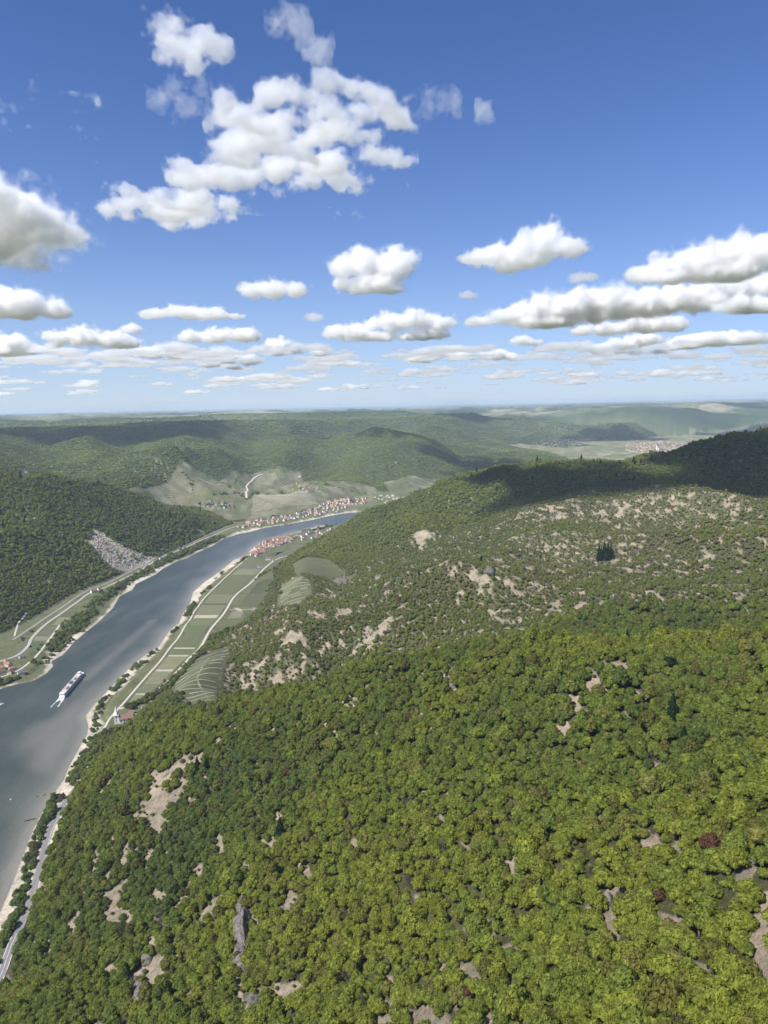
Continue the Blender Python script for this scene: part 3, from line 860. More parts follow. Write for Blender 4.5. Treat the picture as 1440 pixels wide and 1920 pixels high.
WIDTH = {'highway': 8.5, 'farm_road': 6, 'river_path': 4.5, 'bank_road': 7.5, 'railway': 7, 'village_lane': 5, 'hill_track': 4, 'vineyard_road': 9, 'vineyard_track': 7, 'vineyard_lane': 4, 'field_track': 4, 'clearing_track': 7}

# belts of bushes and trees on the flat land: (pixels, width, spacing, size)
BELTS = [([(12, 1810), (35, 1745), (55, 1690), (66, 1640), (74, 1590), (84, 1545), (100, 1515), (118, 1490)], 19, 5.0, 4.0),
         ([(-20, 1870), (0, 1800), (22, 1738), (42, 1680), (54, 1630), (64, 1585), (80, 1535)], 10, 6.0, 2.6),
         ([(128, 1475), (150, 1440), (172, 1408), (190, 1385), (200, 1372)], 26, 4.6, 3.6),
         ([(178, 1385), (180, 1350), (188, 1325), (197, 1312), (208, 1306)], 11, 6.0, 3.0),
         ([(215, 1296), (226, 1280), (236, 1268)], 14, 4.8, 3.8), ([(248, 1258), (258, 1248), (272, 1240)], 14, 4.8, 3.8), ([(276, 1232), (290, 1222), (297, 1219)], 10, 4.8, 3.8),
         ([(322, 1188), (332, 1178)], 8, 5, 3.4), ([(348, 1156), (355, 1145), (363, 1134)], 12, 5, 4.2), ([(378, 1115), (384, 1108)], 8, 5, 3.6), ([(391, 1104), (393, 1098)], 6, 5, 4), ([(402, 1088), (405, 1084)], 6, 6, 3.6), ([(414, 1080), (418, 1072)], 7, 6, 3.6),
         ([(446, 1058), (455, 1050), (460, 1044)], 9, 6, 3.6),
         ([(96, 1222), (110, 1200), (128, 1182), (146, 1165), (160, 1152), (180, 1145)], 34, 5.2, 4.6),
         ([(168, 1140), (180, 1130), (200, 1115), (222, 1102), (245, 1088), (262, 1076)], 22, 5.6, 4.4), ([(262, 1080), (290, 1062), (312, 1050), (335, 1040), (360, 1030), (390, 1016), (416, 1006)], 26, 6.0, 5.2),
         ([(0, 1285), (14, 1275), (22, 1278)], 22, 5.5, 4.5), ([(60, 1240), (80, 1245), (92, 1228)], 18, 6.5, 3.2), ([(30, 1210), (50, 1192), (64, 1180)], 8, 8, 3.0),
         ([(232, 1330), (262, 1318), (300, 1296), (330, 1270), (350, 1248), (372, 1226), (400, 1200), (430, 1183), (470, 1165), (500, 1152)], 17, 4.6, 4.2),
         ([(340, 1300), (325, 1318), (345, 1330)], 14, 5, 3.8),
         ([(505, 1135), (512, 1110), (520, 1085), (530, 1065), (545, 1048)], 26, 6, 4.2), ([(470, 1092), (500, 1072), (530, 1058)], 9, 6.5, 3.4),
         ([(422, 985), (440, 978), (460, 976)], 24, 8, 4.4), ([(520, 1005), (545, 996), (590, 994), (630, 985)], 18, 8.5, 4.4), ([(545, 995), (560, 990)], 9, 8, 6.0), ([(620, 1000), (640, 990), (655, 978)], 26, 8, 4.4),
         ([(500, 972), (560, 962), (610, 950), (660, 940)], 60, 24, 4.0), ([(610, 904), (560, 918), (520, 922)], 40, 17, 5.0), ([(400, 928), (440, 925), (470, 932), (500, 925)], 16, 9, 5.0), ([(370, 945), (420, 950), (440, 948)], 40, 15, 5),
         ([(470, 880), (440, 905), (430, 925)], 10, 14, 5), ([(340, 885), (360, 905), (355, 925)], 16, 12, 5), ([(600, 905), (640, 915), (690, 925)], 14, 14, 5)]
tx = []; ty = []; ts = []; tk = []; tb = []
# forest
def ring(r0, r1, sp, size, amax=37.5):
    n = int(2 * math.sin(R(amax)) * r1 / sp) + 2
    gx = (np.arange(n) - n / 2) * sp
    gy = np.arange(int(r0 * math.cos(R(amax)) / sp) - 1, int(r1 / sp) + 1) * sp
    A, B = np.meshgrid(gx, gy)
    A = A + (np.arange(A.shape[0]) % 2)[:, None] * sp / 2
    A = A.ravel() + rng.uniform(-.42, .42, A.size) * sp; B = B.ravel() + rng.uniform(-.42, .42, B.size) * sp
    r = np.hypot(A, B); a = np.degrees(np.arctan2(A, B))
    k = (r >= r0) & (r < r1) & (np.abs(a) < amax)
    A, B, r = A[k], B[k], r[k]
    z = tz(A, B)
    # keep what can be seen, with a margin of a few tens of metres
    ang = np.maximum.accumulate((GZ - CAM_Z) / RD, axis=0)
    i = np.clip(np.searchsorted(rads, r) - 3, 0, len(rads) - 1); j = np.clip(np.searchsorted(azs, np.degrees(np.arctan2(A, B))), 0, len(azs) - 1)
    vis = (z + 45 - CAM_Z) / r > ang[i, j]
    A, B, r = A[vis], B[vis], r[vis]
    return A, B, r, size
for r0, r1, sp, size in [(110, 950, 4.5, 3.0), (950, 2000, 5.7, 3.1), (2000, 3500, 7.2, 4.4), (3500, 6000, 11.5, 7.6), (6000, 9600, 21.0, 14.0)]:
    A, B, r, size = ring(r0, r1, sp, size)
    sdF = poly_sd(FLOOR, A, B); 
    ok = sdF > 5
    A, B, r = A[ok], B[ok], r[ok]
    sdv = np.minimum.reduce([poly_sd(P, A, B) + (25 * fbm(A, B, 120, 3, 441) if k < 2 else 0) for k, P in enumerate([SPITZ, BROWN] + HILLVINES)])
    ok = sdv > size * 0.6
    q = np.minimum.reduce([poly_sd(P, A, B) for P in [QUARRY] + SCREES]) + 14 * fbm(A, B, 50, 3, 231)
    ok &= (q > 0) | (rng.uniform(0, 1, len(A)) < 0.05)
    ok &= np.minimum(line_d(QUARRYPATH, A, B) - 9, poly_sd(QUARRYTOP, A, B)) > 3
    for k in ('highway', 'farm_road', 'hill_track', 'vineyard_lane'):
        ok &= line_d(ROADW[k], A, B) > WIDTH[k] / 2 + size * 0.75
    A, B, r = A[ok], B[ok], r[ok]
    if r0 < 3000:
        bf = bare_field(A, B, r)
        op = openness(A, B, r)
        inb = bf > rng.normal(0.0, 0.05, len(A))
        ok = (~inb | (rng.uniform(0, 1, len(A)) < 0.10)) & (rng.uniform(0, 1, len(A)) > 0.16 * op)
        A, B, r, bf, op, inb = A[ok], B[ok], r[ok], bf[ok], op[ok], inb[ok]
        size = size * (1 - 0.22 * op) * np.where(inb, rng.uniform(0.25, 0.6, len(A)), 1.0)
    tx.append(A); ty.append(B); ts.append(size * np.clip(np.exp(rng.normal(-0.05, 0.30, len(A))), 0.45, 1.8)); tk.append(r)
    tb.append(np.zeros(len(A)))
    print('ring', r0, len(A), round(time.time() - T0, 1))
# forest patch on the far flat
g_ = np.array(FARWOOD); 
n = 900
A = rng.uniform(g_[:, 0].min(), g_[:, 0].max(), n); B = rng.uniform(g_[:, 1].min(), g_[:, 1].max(), n)
k = poly_sd(FARWOOD, A, B) < 0
A, B = A[k], B[k]
tx.append(A); ty.append(B); ts.append(rng.uniform(9, 15, len(A))); tk.append(np.hypot(A, B)); tb.append(np.full(len(A), 2.0))
for P, w, sp, size in BELTS:
    W = smooth_line([hit(u, v)[:2] for u, v in P], 4)
    seg = np.linalg.norm(np.diff(W, axis=0), axis=1); tot = seg.sum()
    n = max(3, int(tot * w / (sp * sp) * 0.95))
    t = rng.uniform(0, tot, n); cs = np.concatenate([[0], np.cumsum(seg)])
    i = np.clip(np.searchsorted(cs, t) - 1, 0, len(seg) - 1); f = (t - cs[i]) / (seg[i] + 1e-9)
    C_ = W[i] + (W[i + 1] - W[i]) * f[:, None]
    d = (W[i + 1] - W[i]) / (seg[i][:, None] + 1e-9)
    o_ = rng.normal(0, 0.33, n) * w
    A = C_[:, 0] - d[:, 1] * o_; B = C_[:, 1] + d[:, 0] * o_
    ok = (poly_sd(RIVER, A, B) > 4)
    for k_ in ('highway', 'farm_road', 'river_path', 'bank_road', 'railway', 'village_lane'):
        ok &= line_d(ROADW[k_], A, B) > WIDTH[k_] / 2 + size * 0.55
    A, B = A[ok], B[ok]
    tx.append(A); ty.append(B); ts.append(size * np.clip(rng.normal(1, 0.28, len(A)), 0.45, 1.7)); tk.append(np.hypot(A, B)); tb.append(np.ones(len(A)))
TX = np.concatenate(tx); TY = np.concatenate(ty); TS = np.concatenate(ts); TR = np.concatenate(tk); TB = np.concatenate(tb)
TZ = tz(TX, TY)
N_T = len(TX)
# kinds and colours
u1 = rng.uniform(0, 1, N_T); u2 = rng.uniform(0, 1, N_T); u3 = rng.uniform(0, 1, N_T)
p1 = fbm(TX, TY, 190, 3, 601); p2 = fbm(TX, TY, 60, 3, 611); p3 = fbm(TX, TY, 700, 2, 621)
var = np.where(TR < 1250, (u1 * 8).astype(int), np.where(TR < 3500, 15 + (u1 * 6).astype(int), 21 + (u1 * 6).astype(int)))
C_BRIGHT = np.array((0.215, 0.240, 0.040)); C_MID = np.array((0.158, 0.200, 0.042)); C_DEEP = np.array((0.110, 0.145, 0.042))
C_OLIVE = np.array((0.165, 0.150, 0.048)); C_GREY = np.array((0.125, 0.120, 0.085)); C_RUST = np.array((0.135, 0.075, 0.045)); C_CON = np.array((0.026, 0.050, 0.026))
w = np.clip(0.60 + 0.95 * p1 + 0.30 * p2 + rng.normal(0, 0.19, N_T), 0, 1)
w *= 1 - 0.45 * sstep(1800, 3200, TR)
tint = np.where((w < 0.5)[:, None], C_DEEP + (C_MID - C_DEEP) * (w * 2)[:, None], C_MID + (C_BRIGHT - C_MID) * (w * 2 - 1)[:, None])
OPT = openness(TX, TY, TR)
dry = np.clip(sstep(880, 1100, TR) * 0.45 + 0.35 * OPT, 0, 1)
stand = 1 + sstep(1800, 3000, TR) * (0.6 * fbm(TX, TY, 330, 3, 631) + 0.2 * fbm(TX, TY, 110, 2, 641))
tint = tint * stand[:, None]
tint = tint * (1 - dry[:, None]) + np.array((0.150, 0.168, 0.055)) * dry[:, None]
cls = np.where(w > 0.66, 0, np.where(w > 0.33, 1, 2))
ol = (u2 < 0.06 + 0.12 * sstep(-0.1, 0.4, p2) + 0.08 * sstep(0, 0.5, p3)); tint[ol] = 0.35 * tint[ol] + 0.65 * C_OLIVE * (0.85 + 0.3 * u3[ol])[:, None]; cls[ol] = 3
gr = (u2 > 0.985 - 0.08 * sstep(0.25, 0.5, p1)) & (TB < 1.5); tint[gr] = C_GREY; cls[gr] = 4
var = np.where(gr & (TR < 1250), 11 + (u1 * 4).astype(int), var)
ru = (u2 > 0.90) & (u2 < 0.9025); tint[ru] = C_RUST; cls[ru] = 5
cn = (TR > 1500) & (TR < 3000) & (TX > 0) & (u3 < 0.012 * sstep(1750, 2000, TR)) & (TZ > 200)
cn |= (TR < 1500) & (u3 < 0.0015)
cn |= (TR > 1900) & (TR < 3400) & (TX < -500) & (TB == 0) & (u3 < 0.02)
# the dark clump of conifers
cc = hit(1133, 1050)
nn_ = 10
tint[cn] = C_CON; cls[cn] = 6
var = np.where(cn, np.where(TR < 3500, 8 + (u1 * 3).astype(int), 27 + (u1 * 2).astype(int)), var)
TS = np.where(cn & (TR < 3500), TS * 1.05, TS)
tint *= (0.86 + 0.28 * u3)[:, None]
tint *= (1 + 0.18 * sstep(850, 1000, TR))[:, None]
dk = TB == 1
tint[dk] = np.where((u1 < 0.6)[:, None], C_DEEP * 1.4, np.array((0.135, 0.145, 0.07)))[dk] * (0.8 + 0.4 * u3[dk])[:, None]
var = np.where(dk & (TR > 1250), 15 + (u1 * 6).astype(int), var)
tint[TB == 2] = C_CON * 1.4
sxy = TS
hz = TS * np.clip(rng.normal(1.0, 0.12, N_T), 0.7, 1.4)
big = (TR < 950) & (TB == 0) & (u2 < 0.5)
TS = np.where(big, TS * 1.25, TS); hz = np.where(big, hz * 1.3, hz); sxy = TS
hz = np.where(TR > 3500, hz * 0.55, hz)
lift = np.where(TR < 3500, hz * 0.62, hz * 0.10)
lift = np.where(TB == 1, hz * 0.25, lift)
rot = rng.uniform(0, 6.283, N_T)
print('trees', N_T, round(time.time() - T0, 1))

# the trees that show largest are things of their own
pu, pv, pz = to_px(np.stack([TX, TY, TZ + lift], -1))
inview = (pu > 8) & (pu < 1432) & (pv > 30) & (pv < 1912) & (TR < 900) & (TB == 0)
ang = np.maximum.accumulate((GZ - CAM_Z) / RD, axis=0)
iv = np.where(inview)[0]
order = iv[np.argsort(-(TS[iv] / np.sqrt(TR[iv] ** 2 + (CAM_Z - TZ[iv]) ** 2)))][:300]
single = np.zeros(N_T, bool); single[order] = True
CLSNAME = ['bright yellow-green', 'mid green', 'dark green', 'olive-brown', 'grey nearly leafless', 'rust-red', 'dark conifer']
MARKS = [(456, 1738, 'the tall dark rock outcrop'), (480, 1890, 'the bottom grey rock face'), (262, 1860, 'the jagged bare slope at lower left'), (545, 1700, 'the small clearing by the outcrop'),
         (665, 1840, 'the two bottom soil gaps'), (1140, 1690, 'the pale rock at lower right'), (1250, 1510, 'the bare patch at right'), (1225, 1580, 'the narrow soil gaps at right'), (1390, 1860, 'the big bare corner slope'),
         (1425, 1740, 'the bare strip at the right edge'), (1340, 1850, 'the small lower right soil patch'), (1105, 1290, 'the soil streak near the crest'), (900, 1900, 'the bottom edge in the middle'), (1100, 1900, 'the bottom edge, centre right'),
         (1000, 1700, 'the closed wood right of centre'), (800, 1700, 'the closed wood in the middle'), (1400, 1640, 'the thin soil streak at right'), (700, 1900, 'the bottom edge, centre left')]
bfo = bare_field(TX[order], TY[order], TR[order])
SIZEW = ['tall', 'broad', 'round', 'uneven']
for n_, i in enumerate(order):
    k = int(var[i])
    if k > 7: k = int(u1[i] * 8)
    mk = min(MARKS, key=lambda m: (m[0] - pu[i]) ** 2 + (m[1] - pv[i]) ** 2)
    dx_, dy_ = pu[i] - mk[0], pv[i] - mk[1]
    dist_ = math.hypot(dx_, dy_)
    way = ('right of' if dx_ > 0 else 'left of') if abs(dx_) > abs(dy_) * 1.3 else ('below' if dy_ > 0 else 'above')
    if dist_ < 35: way = 'close ' + way
    elif dist_ > 110: way = 'well ' + way
    lb = '%s %s tree %s %s' % (CLSNAME[int(cls[i])] if cls[i] < 6 else 'dark green', SIZEW[int(u3[i] * 4) % 4], way, mk[2])
    if len(lb.split()) > 16: print('LONG', lb)
    e = empty('broadleaf_tree', (TX[i], TY[i], TZ[i] + lift[i]), float(rot[i]), lb, 'tree', 'trees of the near hillside wood', (float(sxy[i]), float(sxy[i]), float(hz[i])))
    c = link('crown', near_crowns[k], None, e)
    c['tint'] = [float(x) for x in tint[i]]
    link('trunk', near_trunks[k], None, e)
rest = ~single
fm = bpy.data.meshes.new('forest')
fm.vertices.add(int(rest.sum()))
fm.vertices.foreach_set('co', np.stack([TX, TY, TZ + lift], -1)[rest].astype(np.float32).ravel())
a_ = fm.attributes.new('variant', 'INT', 'POINT'); a_.data.foreach_set('value', var[rest].astype(np.int32))
a_ = fm.attributes.new('size', 'FLOAT_VECTOR', 'POINT'); a_.data.foreach_set('vector', np.stack([sxy, sxy, hz], -1)[rest].astype(np.float32).ravel())
a_ = fm.attributes.new('turn', 'FLOAT_VECTOR', 'POINT'); a_.data.foreach_set('vector', np.stack([rot * 0, rot * 0, rot], -1)[rest].astype(np.float32).ravel())
a_ = fm.attributes.new('tint', 'FLOAT_VECTOR', 'POINT'); a_.data.foreach_set('vector', tint[rest].astype(np.float32).ravel())
forest = link('forest', fm); tag(forest, kind='stuff')
ng = bpy.data.node_groups.new('forest_scatter', 'GeometryNodeTree')
ng.interface.new_socket('Geometry', in_out='INPUT', socket_type='NodeSocketGeometry')
ng.interface.new_socket('Geometry', in_out='OUTPUT', socket_type='NodeSocketGeometry')
gi = ng.nodes.new('NodeGroupInput'); go = ng.nodes.new('NodeGroupOutput')
iop = ng.nodes.new('GeometryNodeInstanceOnPoints'); ci = ng.nodes.new('GeometryNodeCollectionInfo')
ci.inputs['Collection'].default_value = src; ci.inputs['Separate Children'].default_value = True; ci.inputs['Reset Children'].default_value = True
def named(name, t):
    n = ng.nodes.new('GeometryNodeInputNamedAttribute'); n.data_type = t; n.inputs['Name'].default_value = name
    return n.outputs['Attribute']
ng.links.new(gi.outputs[0], iop.inputs['Points']); ng.links.new(ci.outputs[0], iop.inputs['Instance'])
iop.inputs['Pick Instance'].default_value = True
ng.links.new(named('variant', 'INT'), iop.inputs['Instance Index'])
e2r = ng.nodes.new('FunctionNodeEulerToRotation')
ng.links.new(named('turn', 'FLOAT_VECTOR'), e2r.inputs[0]); ng.links.new(e2r.outputs[0], iop.inputs['Rotation'])
ng.links.new(named('size', 'FLOAT_VECTOR'), iop.inputs['Scale'])
ng.links.new(iop.outputs[0], go.inputs[0])
md = forest.modifiers.new('scatter', 'NODES'); md.node_group = ng
print('forest', round(time.time() - T0, 1))

# ------------------------------------------------------------------ clouds
import openvdb
CLOUD_BASE = 1700.0
def bs_weights(n, step):
    """cubic B-spline rows taking a coarse random lattice to n fine samples"""
    t = np.arange(n) * step
    i = np.floor(t).astype(int); f = t - i
    m = i.max() + 4
    W = np.zeros((n, m), np.float32)
    w = np.stack([(1 - f) ** 3 / 6, (3 * f ** 3 - 6 * f ** 2 + 4) / 6, (-3 * f ** 3 + 3 * f ** 2 + 3 * f + 1) / 6, f ** 3 / 6], 1)
    for k in range(4): W[np.arange(n), i + k] = w[:, k]
    return W
def grid_noise(shape, vox, wl, g):
    Ws = [bs_weights(n, vox / wl) for n in shape]
    lat = g.uniform(-1, 1, [w.shape[1] for w in Ws]).astype(np.float32)
    a = np.tensordot(Ws[0], lat, (1, 0))
    a = np.einsum('jb,ibc->ijc', Ws[1], a, optimize=True)
    a = np.einsum('kc,ijc->ijk', Ws[2], a, optimize=True)
    return a * 2.2

def cloud_material(name, density):
    m = bpy.data.materials.new(name); m.use_nodes = True
    N = m.node_tree.nodes; N.remove(N['Principled BSDF'])
    v = N.new('ShaderNodeVolumeScatter')
    v.inputs['Color'].default_value = (0.965, 0.972, 0.984, 1)
    v.inputs['Density'].default_value = density
    v.inputs['Anisotropy'].default_value = 0.35
    m.node_tree.links.new(v.outputs[0], N['Material Output'].inputs['Volume'])
    m.cycles.homogeneous_volume = True
    return m
CM = {d: cloud_material('cloud_mist', d) for d in (0.014, 0.010, 0.006, 0.005, 0.004, 0.003, 0.002, 0.0015, 0.0012, 0.0007)}
FULL = (0.010, 0.005, 0.0015, 0.0007); RAG = (0.010, 0.004, 0.002, 0.0012); SOFT = (0.004, 0.002, 0.0012, 0.0007); WISP = (0.002, 0.0012, 0.0007, 0.0007)

def cloud_meshes(lobes, vox, seed, amp=0.55, base=None, detail=6, wispy=False):
    """lobes: centre xyz and radii; returns two hull meshes around the lobes' own origin"""
    g = np.random.default_rng(seed)
    L = np.array(lobes, float)
    org = np.array([L[:, 0].mean(), L[:, 1].mean(), L[:, 2].min()])
    lo = (L[:, :3] - L[:, 3:6] * 1.35).min(0); hi = (L[:, :3] + L[:, 3:6] * 1.35).max(0)
    shp = np.ceil((hi - lo) / vox).astype(int) + 2
    while shp.prod() > 5e6:
        vox *= 1.12; shp = np.ceil((hi - lo) / vox).astype(int) + 2
    ax = [lo[k] + np.arange(shp[k]) * vox for k in range(3)]
    f = np.full(shp, -1.5, np.float32)
    for l in L:
        s = [slice(max(0, int((l[k] - 1.5 * l[3 + k] - lo[k]) / vox)), min(shp[k], int((l[k] + 1.5 * l[3 + k] - lo[k]) / vox) + 2)) for k in range(3)]
        d = ((ax[0][s[0], None, None] - l[0]) / l[3]) ** 2 + ((ax[1][None, s[1], None] - l[1]) / l[4]) ** 2 + ((ax[2][None, None, s[2]] - l[2]) / l[5]) ** 2
        q = (1 - np.sqrt(d)).astype(np.float32)
        a = f[s[0], s[1], s[2]]
        k_ = 0.22
        h = np.clip(0.5 + 0.5 * (q - a) / k_, 0, 1)
        f[s[0], s[1], s[2]] = a + (q - a) * h + k_ * h * (1 - h)
    wl = np.median(L[:, 3:6]) * 0.95
    A = amp
    nz = np.zeros(shp, np.float32)
    for k in range(detail):
        if wl < vox * 2: break
        n = grid_noise(shp, vox, wl, g)
        nz += A * n * 0.85 if wispy else A * (np.abs(n) - 0.42) if k in (0, 1) else A * 0.9 * n
        A *= 0.68 if wispy else 0.62; wl *= 0.5 if wispy else 0.46
    f = f + nz
    if base is not None:
        zz = (ax[2] - base) / (0.35 * np.median(L[:, 5]))
        f = f + np.minimum(zz, 0)[None, None, :].astype(np.float32)
    f[0] = f[-1] = -1; f[:, 0] = f[:, -1] = -1; f[:, :, 0] = f[:, :, -1] = -1
    out = []
    for iso in (0.16, 0.04, -0.08, -0.19):
        gr = openvdb.FloatGrid(-1.0); gr.copyFromArray(np.ascontiguousarray(f))
        p, t, q = gr.convertToPolygons(isovalue=iso, adaptivity=0.0)
        out.append((p * vox + lo - org, q[:, ::-1]))
    return out, org

def add_cloud(meshes, org, label=None, group=None, rz=0.0, scale=(1, 1, 1)):
    o = bpy.data.objects.new('cloud', meshes[0]); col.objects.link(o)
    o.location = [float(c) for c in org]; o.rotation_euler = (0, 0, rz); o.scale = scale
    tag(o, label, 'cloud', group)
    for m_e in meshes[1:]:
        e = bpy.data.objects.new('thin_edge', m_e); col.objects.link(e); e.parent = o
    return o

def cloud(px, label, seed, base_v=None, flat=0.55, amp=0.7, dens=FULL, vs=1.7, depth=0.8, thick=1.0, group='fair weather clouds'):
    """px: blobs of the photograph (u, v, half-width, half-height); base_v given: an upright cumulus standing on
    the base height at that row, otherwise a cloud seen from below, each blob lying at the base height"""
    g = np.random.default_rng(seed + 1000)
    L = []
    if base_v is not None:
        um = np.mean([p[0] for p in px])
        b = at_z(um, base_v, CLOUD_BASE); r0 = math.hypot(b[0], b[1])
        for (u, v, a, h) in px:
            for k in range(3):
                r = r0 * (1 + (g.uniform(-1, 1) * depth * 0.5 * a / F_PX)) if k else r0
                P = at_r(u + (g.uniform(-.35, .35) * a if k else 0), v + (g.uniform(0, .3) * h if k else 0), r + (a / F_PX * r0) * depth * (0, .9, 1.6)[k])
                s = (1, .85, .7)[k]
                L.append((*P, a / F_PX * r0 * s, a / F_PX * r0 * depth * s, h / F_PX * r0 * s))
        base = CLOUD_BASE; dist = r0
    else:
        for (u, v, a, h) in px:
            P = at_z(u, v, CLOUD_BASE + 90); r = math.hypot(P[0], P[1])
            rad = a / F_PX * r
            # the blob's height in the picture mostly spans depth along the base
            el = math.atan2(P[2] - CAM_Z, r)
            dep = h / F_PX * r / math.cos(el) / math.sin(el)
            L.append((P[0], P[1], P[2], rad, max(dep * 0.62, 35), max(45, min(rad, dep) * flat) * thick))
        base = None; dist = np.median([math.hypot(l[0], l[1]) for l in L])
    vox = vs * dist / F_PX
    out, org = cloud_meshes(L, vox, seed, amp, base, wispy=base_v is None and seed != 8)
    ms = [np_mesh('cloud' if k == 0 else 'thin_edge', *out[k], CM[dens[k]]) for k in range(4)]
    add_cloud(ms, org, label, group)
    return ms, org
CL = [
 ([(205, 392, 20, 14), (240, 388, 28, 22), (285, 388, 30, 26), (330, 395, 34, 26), (375, 392, 36, 24), (400, 370, 36, 22), (375, 330, 36, 26), (420, 335, 44, 30), (470, 330, 42, 28), (520, 320, 46, 30), (440, 285, 44, 26), (495, 270, 48, 32), (430, 215, 34, 22), (470, 235, 44, 26),
   (545, 285, 44, 30), (540, 225, 44, 30), (515, 175, 26, 18), (560, 180, 40, 24), (610, 200, 44, 30), (590, 250, 40, 28), (640, 240, 46, 28), (660, 180, 30, 26), (700, 200, 42, 32), (740, 215, 30, 26), (690, 255, 36, 18), (640, 330, 40, 20), (615, 310, 40, 20), (700, 280, 40, 18), (735, 305, 34, 14), (660, 345, 26, 14), (590, 335, 30, 14), (610, 160, 30, 14), (420, 185, 18, 14)],
  'largest cloud, ragged and stretched diagonally across the upper left sky', 1, None, 0.34, 0.8),
 ([(300, 55, 24, 22), (325, 80, 34, 30), (345, 95, 34, 24), (385, 75, 26, 12), (420, 95, 22, 10), (360, 120, 20, 10)], 'small bright cloud with a wisp trailing right near the top left of the sky', 2, None, 0.4, 0.7),
 ([(525, 45, 22, 16), (550, 50, 24, 16), (570, 55, 12, 10)], 'small thin puff of cloud near the top edge of the sky', 3, None, 0.35, 0.8),
 ([(590, 90, 18, 10), (608, 95, 14, 7)], 'faint shred of cloud just below the small puff near the top', 4, None, 0.35, 0.8),
 ([(800, 195, 22, 10), (830, 188, 22, 8), (855, 198, 12, 6)], 'wispy shred of cloud right of the largest cloud', 5, None, 0.3, 0.85),
 ([(910, 212, 12, 9), (902, 206, 9, 6)], 'tiny wisp of cloud alone in the blue right of the largest cloud', 6, None, 0.3, 0.8),
 ([(330, 160, 20, 8), (345, 200, 28, 8), (300, 195, 18, 8), (375, 165, 14, 8)], 'thin veil of cloud between the largest cloud and the bright one above it', 7, None, 0.25, 0.9),
 ([(-40, 420, 70, 60), (20, 400, 60, 55), (60, 420, 60, 45), (100, 435, 45, 28), (140, 440, 26, 14), (-10, 365, 40, 36), (20, 455, 60, 18)], 'big cloud with a grey base at the left edge of the sky', 8, None, 0.6, 0.5),
]
for a in CL: cloud(a[0], a[1], a[2], a[3], a[4], a[5] + 0.2, dens=RAG if a[2] in (1, 2) else FULL if a[2] == 8 else SOFT if a[2] in (3, 4, 6) else WISP)
